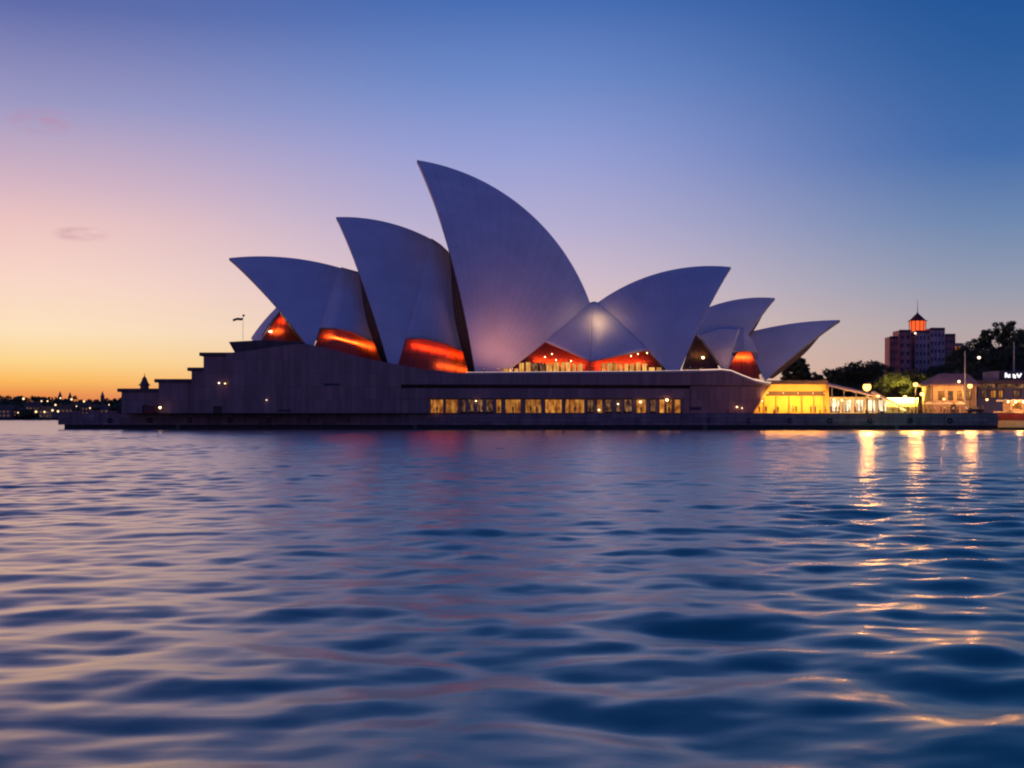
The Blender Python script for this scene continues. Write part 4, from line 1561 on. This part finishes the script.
def make_tree(name, H, W, seed, shape='round', clumps=46, per=70, leaf=.38):
    global rng
    rng = np.random.default_rng(seed)
    t = thing(name, '', 'tree', (0, 0, 0), None)
    b = LMB()
    th = H * (.55 if shape != 'pine' else .95)
    lean = rng.normal(0, .02, 2) * H
    b.tube([(0, 0, -.3), (lean[0] * .3, lean[1] * .3, th * .35), (lean[0], lean[1], th)], [H * .022, H * .017, H * .008], 8)
    cents, rads = [], []
    if shape == 'round':
        for k in range(clumps):
            a = rng.uniform(0, 6.283)
            hz = rng.uniform(0.30, 1.0)
            env = math.sin(min(1, (hz - .22) / .78 * 1.0) * math.pi * .86 + .28) ** .7
            rr = W * .5 * env * math.sqrt(rng.uniform(.1, 1)) * rng.uniform(.8, 1.12)
            c = np.array([rr * math.cos(a) + lean[0], rr * math.sin(a) + lean[1], hz * H * .95])
            cents.append(c)
            rads.append(W * rng.uniform(.085, .155))
    elif shape == 'pine':
        for k in range(clumps):
            hz = .22 + .78 * k / clumps
            a = k * 2.4
            rr = W * .5 * (1 - hz) ** .75 * rng.uniform(.5, 1.05) + .2
            cents.append(np.array([rr * math.cos(a), rr * math.sin(a), hz * H]))
            rads.append(W * (.06 + .10 * (1 - hz)))
    for c in cents[::3]:
        st = np.array([lean[0] * .6, lean[1] * .6, max(th * .4, min(th, c[2] * .65))])
        mid = (st + c) / 2 + np.array([0, 0, -.3])
        b.tube([tuple(st), tuple(mid), tuple(c)], [H * .008, H * .005, H * .002], 5)
    b.build('trunk', BARK, t, True)
    V, F = leaf_cloud(cents, rads, per, leaf, .75)
    cr = LMB()
    cr.v, cr.f = [tuple(v) for v in V], F
    cr.build('crown', LEAF, t)
    t['h'] = H
    return t


TR = {'a': make_tree('broadleaf_tree', 16, 15, 1, clumps=52), 'b': make_tree('broadleaf_tree', 16, 12, 2, clumps=44), 'c': make_tree('broadleaf_tree', 16, 18, 3, clumps=60, per=75),
      'p': make_tree('pine_tree', 16, 9, 4, 'pine', clumps=60, per=60, leaf=.34)}
used = set()


def tree_at(kind, u, vtop, Y, label, group, wscale=1.0, base=None, rz=None):
    gz = base if base is not None else ground_z(X(u, Y), Y)
    H = Z(vtop, Y) - gz
    s = H / 16.0
    r = rz if rz is not None else random.uniform(0, 6.28)
    loc = (X(u, Y), Y, gz - .1)
    if kind not in used:
        used.add(kind)
        t = TR[kind]
        t.location = loc
        t.rotation_euler = (0, 0, r)
        t.scale = (s * wscale, s * wscale, s)
        t['label'] = label
        t['group'] = group
    else:
        dup(TR[kind], loc, label, group, r, (s * wscale, s * wscale, s))


def ground_z(x, y):
    h = 11 * max(0, min(1, (y - 400) / 90)) * max(0, min(1, (x - 96) / 45))
    h += 14 * max(0, min(1, (y - 430) / 90)) * max(0, min(1, (x - 145) / 40))
    return QZ + h


# garden hill behind the promenade
g = []
for i in range(40):
    x = 60 + i * 7
    g.append([Vector((x, y, ground_z(x, y) + .01 - (0.0 if y > 402 else .0) + .6 * math.sin(x * .1) * math.sin(y * .07) * (ground_z(x, y) > QZ + 1))) for y in np.linspace(398, 760, 40)])
hl = MB().grid(g).build('hill', mat('grass_ground', (.04, .05, .02), .95, .3, .3), None, True)
tag(hl, 'dark grassy garden hill rising behind the promenade', None, kind='structure')

G1 = 'trees behind the canopy'
for i, (k, u, v, Y, ws) in enumerate([('b', 812, 371, 455, 1.0), ('a', 829, 369, 440, 1.0), ('b', 843, 366, 452, 1.2), ('a', 856, 362, 436, 1.0), ('b', 868, 363, 462, 1.0), ('a', 878, 361, 430, .9),
                                      ('c', 893, 372, 391, 1.0), ('a', 908, 370, 394, 1.0), ('b', 921, 373, 390, 1.1), ('a', 934, 366, 440, 1.0), ('b', 946, 362, 455, 1.1)]):
    lab = ['small dark tree just right of the lowest sail tip', 'dark tree behind the end of the pavilion roof', 'broad dark tree behind the left half of the canopy', 'round dark tree behind the brightest lamp',
           'darker tree tucked between two trees left of the tower', 'tall dark tree at the left foot of the tower', 'wide green lit tree below the tower', 'green tree in front of the middle of the tower',
           'low green tree behind the two street lamps', 'dark tree hiding the right foot of the tower', 'dark tree between the tower and the tall clump'][i]
    tree_at(k, u, v, Y, lab, G1, ws)
G2 = 'tall trees on the hill at right'
for i, (k, u, v, Y, ws) in enumerate([('a', 962, 346, 470, .9), ('b', 973, 338, 480, 1.0), ('p', 985, 330, 478, 1.2), ('b', 999, 321, 486, .9), ('b', 1013, 320, 480, .9), ('c', 1026, 328, 470, .8), ('a', 1042, 324, 490, 1.0), ('c', 988, 350, 455, .9), ('a', 1008, 346, 452, 1.0)]):
    lab = ['leftmost shorter tree of the tall hill clump', 'second tree of the tall hill clump from the left', 'narrow conifer inside the tall hill clump', 'tallest tree of the hill clump', 'tall tree right of the tallest one on the hill',
           'broad tree at the right picture edge on the hill', 'tree beyond the right picture edge on the hill', 'lower bushy tree in front of the conifer', 'lower bushy tree above the white lettering'][i]
    tree_at(k, u, v, Y, lab, G2, ws)

tree_at('p', 793, 350, 446, 'dark conifer under the tip of the lowest sail', 'trees behind the canopy', 1.25, QZ)
tree_at('p', 801, 358, 452, 'shorter conifer right of the one under the lowest sail', 'trees behind the canopy', 1.3, QZ)
# planters on the promenade, left of the terraces
pl = thing('planter', 'stone planter with dark clipped shrub left of the terraces', 'planter', (0, 0, 0), 'planters left of the terraces')
LMB().box(-1.1, 1.1, -.5, .5, 0, .7).build('trough', M['granite'], pl)
rng = np.random.default_rng(9)
V, F = leaf_cloud([np.array([x, 0, 1.15]) for x in (-.75, -.25, .3, .75)], [.55, .6, .55, .5], 90, .16, .9)
s_ = LMB()
s_.v, s_.f = [tuple(v) for v in V], F
s_.build('shrub', LEAF, pl)
for i, (u, lb) in enumerate(((76, 'end of the quay'), (96, 'quay, second from its end'), (113, 'middle of the row'), (128, 'lowest terrace'))):
    Y = qfront(u) + 5
    lab = 'stone planter with dark shrub nearest the ' + lb if i != 1 and i != 2 else ('stone planter with dark shrub, second from the quay end' if i == 1 else 'stone planter with dark shrub, third from the quay end')
    if i == 0:
        pl.location = (X(u, Y), Y, QZ)
        pl['label'] = lab
    else:
        dup(pl, (X(u, Y), Y, QZ), lab, 'planters left of the terraces')
kb = thing('booth', 'small dark red booth below the stepped terraces', 'booth', (X(150, PF + 2), PF + 2, QZ))
LMB().box(-1.3, 1.3, -.8, .8, 0, 1.7).build('wall', mat('red_booth', (.25, .03, .02), .6), kb)
LMB().box(-1.5, 1.5, -1.0, 1.0, 1.704, 1.9).build('roof', M['metal'], kb)
LMB().box(-.7, .7, -.83, -.804, .8, 1.4).build('window', M['win_dark'], kb)


# ================================================================== PEOPLE
def skin_mesh(name, verts, edges, rad, sub=1):
    me = bpy.data.meshes.new(name)
    me.from_pydata(verts, edges, [])
    o = bpy.data.objects.new(name, me)
    C.objects.link(o)
    o.modifiers.new('skin', 'SKIN')
    for i, r in enumerate(rad):
        r = r if hasattr(r, '__len__') else (r, r)
        me.skin_vertices[0].data[i].radius = r
        me.skin_vertices[0].data[i].use_root = (i == 0)
    s = o.modifiers.new('sub', 'SUBSURF')
    s.levels = sub
    s.render_levels = sub
    bpy.context.view_layer.update()
    dg = bpy.context.evaluated_depsgraph_get()
    m2 = bpy.data.meshes.new_from_object(o.evaluated_get(dg))
    bpy.data.objects.remove(o)
    m2.polygons.foreach_set('use_smooth', [True] * len(m2.polygons))
    return m2


def person_proto(stride, arm):
    s = stride
    V = [(0, 0, .95), (0, 0, 1.15), (0, 0, 1.36), (0, 0, 1.50), (0, -.01, 1.60), (0, -.015, 1.72), (0, -.10, 1.62),   # 0 pelvis..5 crown, 6 nose
         (-.18, 0, 1.41), (-.24, arm * .4, 1.13), (-.25, -.10 + arm * .5, .90), (-.25, -.16 + arm * .55, .80),            # left arm 7-10
         (.18, 0, 1.41), (.24, -arm * .4, 1.13), (.25, -.10 - arm * .5, .90), (.25, -.16 - arm * .55, .80),               # right arm 11-14
         (-.10, 0, .88), (-.11, -s * .5, .48), (-.11, -s + .04, .08), (-.11, -s - .13, .04),                              # left leg 15-18
         (.10, 0, .88), (.11, s * .4, .48), (.11, s + .04, .08), (.11, s - .13, .04)]                                     # right leg 19-22
    E = [(0, 1), (1, 2), (2, 3), (3, 4), (4, 5), (4, 6), (2, 7), (7, 8), (8, 9), (9, 10), (2, 11), (11, 12), (12, 13), (13, 14), (0, 15), (15, 16), (16, 17), (17, 18), (0, 19), (19, 20), (20, 21), (21, 22)]
    Rr = [(.15, .11), (.14, .10), (.17, .11), (.05, .055), (.082, .10), (.06, .07), .02, .055, .042, .032, .035, .055, .042, .032, .035, .085, .055, .04, .035, .085, .055, .04, .035]
    body = skin_mesh('body', V, E, Rr)
    shirt = skin_mesh('shirt', [V[i] for i in (0, 1, 2, 7, 8, 11, 12)], [(0, 1), (1, 2), (2, 3), (3, 4), (2, 5), (5, 6)], [(.17, .13), (.165, .125), (.19, .13), .075, .06, .075, .06])
    trou = skin_mesh('trousers', [(0, 0, .98)] + [V[i] for i in (15, 16, 17, 19, 20, 21)], [(0, 1), (1, 2), (2, 3), (0, 4), (4, 5), (5, 6)], [(.17, .13), .11, .08, .06, .11, .08, .06])
    hb = MB().ball((0, .02, 1.66), .105, 12, 8, 1.1)
    hm = bpy.data.meshes.new('hair')
    hm.from_pydata([(x, y + .015, max(z, 1.58 if y > 0 else 1.66)) for x, y, z in hb.v], [], hb.f)
    return body, shirt, trou, hm


protos = [person_proto(0.0, 0.0), person_proto(.24, .22), person_proto(.10, -.15)]
skinm = mat('skin', (.45, .27, .19), .6, .05)
cloths = [mat('cloth_' + n_, c_, .85, .1) for n_, c_ in (('black', (.015, .015, .02)), ('navy', (.02, .03, .07)), ('white', (.6, .58, .55)), ('red', (.3, .04, .03)), ('tan', (.3, .2, .12)), ('grey', (.12, .12, .13)))]
cname = ['black', 'navy', 'white', 'red', 'tan', 'grey']
hairm = mat('hair', (.02, .014, .01), .8)


def person(u, Y, kind, top, bot, label, rz, group, h=1.0, base=QZ):
    t = thing('person', label, 'person', (X(u, Y), Y, base), group, rz)
    t.scale = (h, h, h)
    for me, m_, nm in zip(protos[kind], (skinm, cloths[top], cloths[bot], hairm), ('body', 'shirt', 'trousers', 'hair')):
        m2 = me.copy()
        m2.materials.clear()
        m2.materials.append(m_)
        o = bpy.data.objects.new(nm, m2)
        C.objects.link(o)
        o.parent = t


GP = 'people on the promenade'
ppl = [(759.5, 351.5, 0, 0, 1, 'person in dark clothes at the foot of the pavilion strut', .3), (766, 353, 2, 3, 0, 'person in red top under the pavilion, left of the standing silhouette', 2.5),
       (778, 350.2, 0, 0, 0, 'tall figure in black silhouetted before the pavilion', 0), (793, 353, 1, 4, 1, 'person in tan walking past the middle of the pavilion', 1.4),
       (796, 353.5, 0, 3, 0, 'person in red standing behind the tan walker', .5), (811, 352.5, 2, 1, 0, 'person in navy before the right half of the pavilion', -1.2),
       (815.5, 352.8, 0, 0, 5, 'person in black beside the one in navy before the pavilion', 1.9), (826, 351.5, 1, 4, 0, 'person in tan at the right end of the pavilion', 1.5),
       (836, 351.8, 0, 0, 1, 'leftmost dark figure before the white lit canopy', 0), (842.5, 352.4, 0, 5, 1, 'person in grey under the middle of the canopy', .9), (849, 351.3, 1, 0, 0, 'person in black walking under the canopy', -1.4),
       (861, 351, 2, 1, 0, 'person in navy just left of the brightest lamp', .4), (873, 351.5, 0, 2, 1, 'person in white top just right of the brightest lamp', 2.2), (879, 352.2, 1, 3, 1, 'person in red walking beside the awning', 1.5),
       (916, 350.6, 0, 3, 0, 'person in red top right under the lamp by the trees', .2), (920, 351.6, 1, 0, 0, 'person in black walking past the short lamp', -1.5), (926, 350.4, 0, 3, 1, 'person in red and navy left of the one in white', 1.0),
       (934.5, 350.8, 0, 2, 4, 'person in white and tan before the gabled house', 0), (941, 351.4, 2, 3, 0, 'person in red right of the one in white and tan', .4), (948, 350.7, 1, 0, 5, 'person in black and grey walking before the gabled house', 1.5),
       (953.5, 351.6, 0, 2, 1, 'person in white and navy, left of a pair', 2.0), (957.5, 350.9, 2, 5, 0, 'person in grey near the dark car', -.6), (962, 351.7, 0, 3, 5, 'person in red and grey next to the dark car', .8)]
for (u, Y, k, a, b_, lab, r) in ppl:
    person(u, Y, k, a, b_, lab, r, GP, random.uniform(1.02, 1.12))
for i, (u, lab) in enumerate(((684.5, 'person in tan at the podium rail, left of the sail gap lamp'), (690, 'person in white at the podium rail, left of the sail gap lamp'), (695, 'person in grey at the podium rail, left of the sail gap lamp'))):
    person(u, PF + 4, 0, (4, 2, 5)[i], 1, lab, i, 'people at the podium rail', 1.0, Z(372.2, PF + 2.2))

for i, (u, k, top, bot, lab) in enumerate(((437, 0, 0, 1, 'person in black before the leftmost lit window of the podium'), (470, 1, 5, 0, 'person in grey walking past the dim windows of the podium'), (499, 1, 0, 0, 'person in black passing the narrow bright window'),
        (513, 0, 1, 0, 'person in navy at the first wide bright window'), (531, 2, 0, 1, 'left one of two people at the second wide bright window'), (537, 0, 5, 1, 'right one of two people at the second wide bright window'), (556, 1, 3, 0, 'person in red at the third wide bright window'),
        (575, 0, 0, 5, 'person in black at the fourth wide bright window'), (607, 1, 4, 1, 'person in tan right of the wide bright windows'), (641, 0, 0, 0, 'person under the wall lamp of the separate window'), (669, 2, 0, 1, 'person by the last group of slim bright windows'))):
    person(u, PF - 1.6 - (i % 3) * .6, k, top, bot, lab, i * 1.3, GP, 1.06)

for i, (u, Y, k, top, bot, lab) in enumerate(((831, 353, 0, 1, 1, 'person in navy by the first post of the canopy'), (839, 352.6, 1, 0, 0, 'person in black between the two left canopy posts'), (846, 353.2, 0, 4, 0, 'person in tan near the second lit canopy window'),
        (855, 352.8, 2, 3, 1, 'person in red under the canopy, left of the lamp'), (884, 352.4, 0, 0, 0, 'dark figure at the low end of the awning'), (893, 351.8, 1, 5, 1, 'person in grey walking below the awning'), (899, 352.6, 0, 1, 0, 'person in navy before the yellow wall'),
        (908, 351.5, 0, 0, 5, 'dark figure at the right end of the yellow wall'), (930.5, 352.2, 0, 4, 0, 'person in tan below the leftmost parasol'), (944.5, 352.6, 1, 2, 0, 'person in white passing the small parasol lamp'), (951, 353, 0, 0, 1, 'dark figure before the house door'), (966, 353.2, 0, 2, 5, 'person in white behind the dark car'), (983, 350.8, 1, 1, 0, 'person in navy walking at the quay end'))):
    person(u, Y, k, top, bot, lab, i * .9, GP, 1.1)

# tables with parasols under the canopy
tb = thing('cafe_table', '', 'table', (0, 0, 0), 'small round tables under the canopy')
LMB().lathe([(.45, .72), (.45, .76)], seg=16).build('top', M['coping'], tb)
LMB().lathe([(.28, 0), (.28, .03), (.04, .06), (.04, .72)], seg=10).build('pedestal', M['metal'], tb)
for i, u in enumerate((839, 853, 866)):
    loc = (X(u, 353.5), 353.5, QZ)
    lab = ['small round table under the left end of the canopy', 'small round table under the middle of the canopy', 'small round table below the brightest lamp'][i]
    if i == 0:
        tb.location = loc
        tb['label'] = lab
    else:
        dup(tb, loc, lab)

ps = thing('parasol', '', 'parasol', (0, 0, 0), 'parasols before the gabled house')
LMB().tube([(0, 0, 0), (0, 0, 2.9)], .04).build('pole', M['steel'], ps)
LMB().lathe([(1.6, 2.25), (1.62, 2.3), (.9, 2.65), (.05, 2.95)], seg=8).build('canopy', pale, ps)
LMB().lathe([(.32, 0), (.32, .1), (.06, .16)], seg=10).build('base', M['granite'], ps)
for i, (u, lb) in enumerate(((929, 'leftmost, by the short lamp'), (938.5, 'second from the short lamp'), (947.5, 'middle one before the house door'), (960, 'right one, by the dark car'))):
    loc = (X(u, 355), 355, QZ)
    lab = 'pale octagonal parasol before the gabled house, ' + lb
    if i == 0:
        ps.location = loc
        ps['label'] = lab
    else:
        dup(ps, loc, lab, None, i * .3)
lamp_at(944, 399, 358, 'small lamp between the parasols', .7, False, M['bulb_c'], ((1, .5, .13), 500))
lamp_at(987, 399.5, 362, 'small lamp before the flat roofed building', .7, False, M['bulb_c'], ((1, .5, .15), 400))
lamp_at(878, 396, 351.5, 'small lamp beside the awning', .8, False, M['bulb_c'], ((1, .6, .16), 600))

# tall bare poles at the right
for u, v, Y, lab in ((965, 351, 366, 'tall bare mast behind the gabled house'), (1014, 342, 400, 'tall bare mast before the dark hill trees')):
    m_ = thing('mast', lab, 'mast', (X(u, Y), Y, QZ))
    hh_ = Z(v, Y) - QZ
    LMB().tube([(0, 0, 0), (0, 0, hh_)], [.28, .16]).build('pole', M['steel'], m_)
    LMB().lathe([(.34, 0), (.34, .25), (.28, .3)], seg=10).build('foot', M['metal'], m_)

# ================================================================== FAR SHORE (left)
SY = 1230.0
g = []
for i in range(110):
    x = -1000 + i * 9.5
    row = []
    for k, y in enumerate(np.linspace(SY, SY + 420, 14)):
        t = k / 13
        hgt = 17 * math.sin(min(1, t * 1.3) * math.pi / 2) * (.75 + .22 * math.sin(x * .012 + 1) + .10 * math.sin(x * .037 + y * .01))
        row.append(Vector((x, y, -1 + 2.2 * min(1, t * 20) + hgt * (t > 0))))
    g.append(row)
fs_ = MB().grid(g).build('far_hills', mat('far_ground', (.05, .04, .035), .95, .3, .02), None, True)
tag(fs_, 'low dark hills of the far shore under the sunset', None, kind='structure')
rng = np.random.default_rng(21)
ce, ra = [], []
for k in range(420):
    x = rng.uniform(-640, -260)
    y = SY + rng.uniform(12, 260)
    t = (y - SY) / 420
    hgt = 17 * math.sin(min(1, t * 1.3) * math.pi / 2) * (.75 + .22 * math.sin(x * .012 + 1) + .10 * math.sin(x * .037 + y * .01))
    for q_ in range(2):
        r = rng.uniform(2.0, 4.2)
        ce.append(np.array([x + rng.normal(0, 2), y + rng.normal(0, 2), 1 + hgt + r * .8 + q_ * 1.8 + (rng.uniform(0, 5) if rng.random() < .12 else 0)]))
        ra.append(r)
V, F = leaf_cloud(ce, ra, 34, 1.5, .85)
b = MB()
b.v, b.f = [tuple(v) for v in V], F
fw = b.build('far_wood', LEAF)
tag(fw, 'dark wood covering the far shore', 'wood', kind='stuff')
hw_ = [mat('far_wall_' + n_, c_, .8, .1) for n_, c_ in (('grey', (.22, .2, .2)), ('brown', (.18, .12, .1)))]
hs = thing('shore_house', '', 'house', (0, 0, 0), 'houses on the far shore')
LMB().box(-8, 8, -5, 5, 0, 8).build('wall', hw_[0], hs)
o = LMB().prism_xz([(-9, 8.004), (9, 8.004), (7, 11.5), (-7, 11.5)], -5.6, 5.6).build('roof', hw_[1], hs)
fixnormals(o)
for k in range(4):
    for j in range(2):
        o = LMB().box(-6.6 + k * 3.6, -4.4 + k * 3.6, -5.1, -5.004, 1.4 + j * 3.4, 3.4 + j * 3.4).build('window', hw_[1], hs)
        LMB().box(-6.4 + k * 3.6, -4.6 + k * 3.6, -5.14, -5.104, 1.6 + j * 3.4, 3.2 + j * 3.4).build('pane', M['win_dim'], o)
hl_ = [(4, 409, 'half cut by the left picture edge'), (16, 411, 'just left of the bright white shore lamp'), (33, 410, 'under the leftmost row of yellow lamps'), (49, 408, 'below the pair of orange lamps'), (66, 409, 'above the tip of the quay'), (82, 407, 'seen over the quay tip'), (100, 408, 'nearest the lowest terrace')]
for i, (u, v, lb) in enumerate(hl_):
    Y = SY + 14 + (i % 3) * 8
    loc = (X(u, Y), Y, 1.5 + (i % 3) * 1.2)
    lab = 'far shore house ' + lb
    if i == 0:
        hs.location = loc
        hs['label'] = lab
    else:
        dup(hs, loc, lab, None, random.uniform(-.3, .3), (random.uniform(.8, 1.2), 1, random.uniform(.7, 1.15)))
sl = thing('shore_lamp', '', 'lamp', (0, 0, 0), 'lamps along the far shore')
LMB().tube([(0, 0, -6), (0, 0, 0)], .2).build('pole', M['metal'], sl)
LMB().ball((0, 0, .8), .75).build('globe', lamp_mat('shore_bulb', (1, .66, .34), 2.0), sl, True)
sls = [(23.5, 399, 1.3, 'largest white lamp high on the far shore'), (41.5, 401, .9, 'left one of the pair of orange lamps on the far shore'), (47.5, 401, .9, 'right one of the pair of orange lamps on the far shore'), (60.5, 398, .9, 'dim lamp at the far ridge above the yellow cluster'),
       (71.5, 399.5, 1.2, 'bright lamp at the far shore right of the yellow cluster'), (84, 401.5, 1.1, 'rightmost bright lamp of the far shore'), (18, 412.5, .8, 'small lamp low at the far waterline, leftmost'), (36, 412, 1.3, 'bright lamp low at the far waterline'),
       (44.5, 412, 1.1, 'lamp low at the far waterline right of the bright one'), (52.5, 410.5, 1.2, 'left lamp of the cluster by the quay tip'), (58, 411.5, 1.2, 'right lamp of the cluster by the quay tip'), (55.5, 405, 1.1, 'lamp above the cluster by the quay tip'),
       (76.5, 406, .7, 'faint lamp over the quay tip'), (90, 408, .9, 'pale lamp over the planters'), (109, 404.5, .7, 'faint lamp nearest the terraces')]
for i, (u, v, s, lab) in enumerate(sls):
    Y = SY + 2
    loc = (X(u, Y), Y, Z(v, Y) - .8)
    if i == 0:
        sl.location = loc
        sl['label'] = lab
        sl.scale = (s,) * 3
    else:
        dup(sl, loc, lab, None, 0, s)
# two small towers on the far ridge
for u, v, lab in ((60, 391, 'left one of two small towers on the far ridge'), (70, 392, 'right one of two small towers on the far ridge'), (102.5, 391, 'slender tower on the far ridge near the terraces')):
    Y = SY + 200
    t_ = thing('far_tower', lab, 'tower', (X(u, Y), Y, 8), 'towers on the far ridge')
    hh_ = Z(v, Y) - 8
    LMB().box(-1.6, 1.6, -1.6, 1.6, 0, hh_ * .75).build('wall', hw_[1], t_)
    LMB().lathe([(2.0, hh_ * .75 + .004), (1.0, hh_ * .88), (.1, hh_)], seg=8).build('roof', hw_[0], t_)
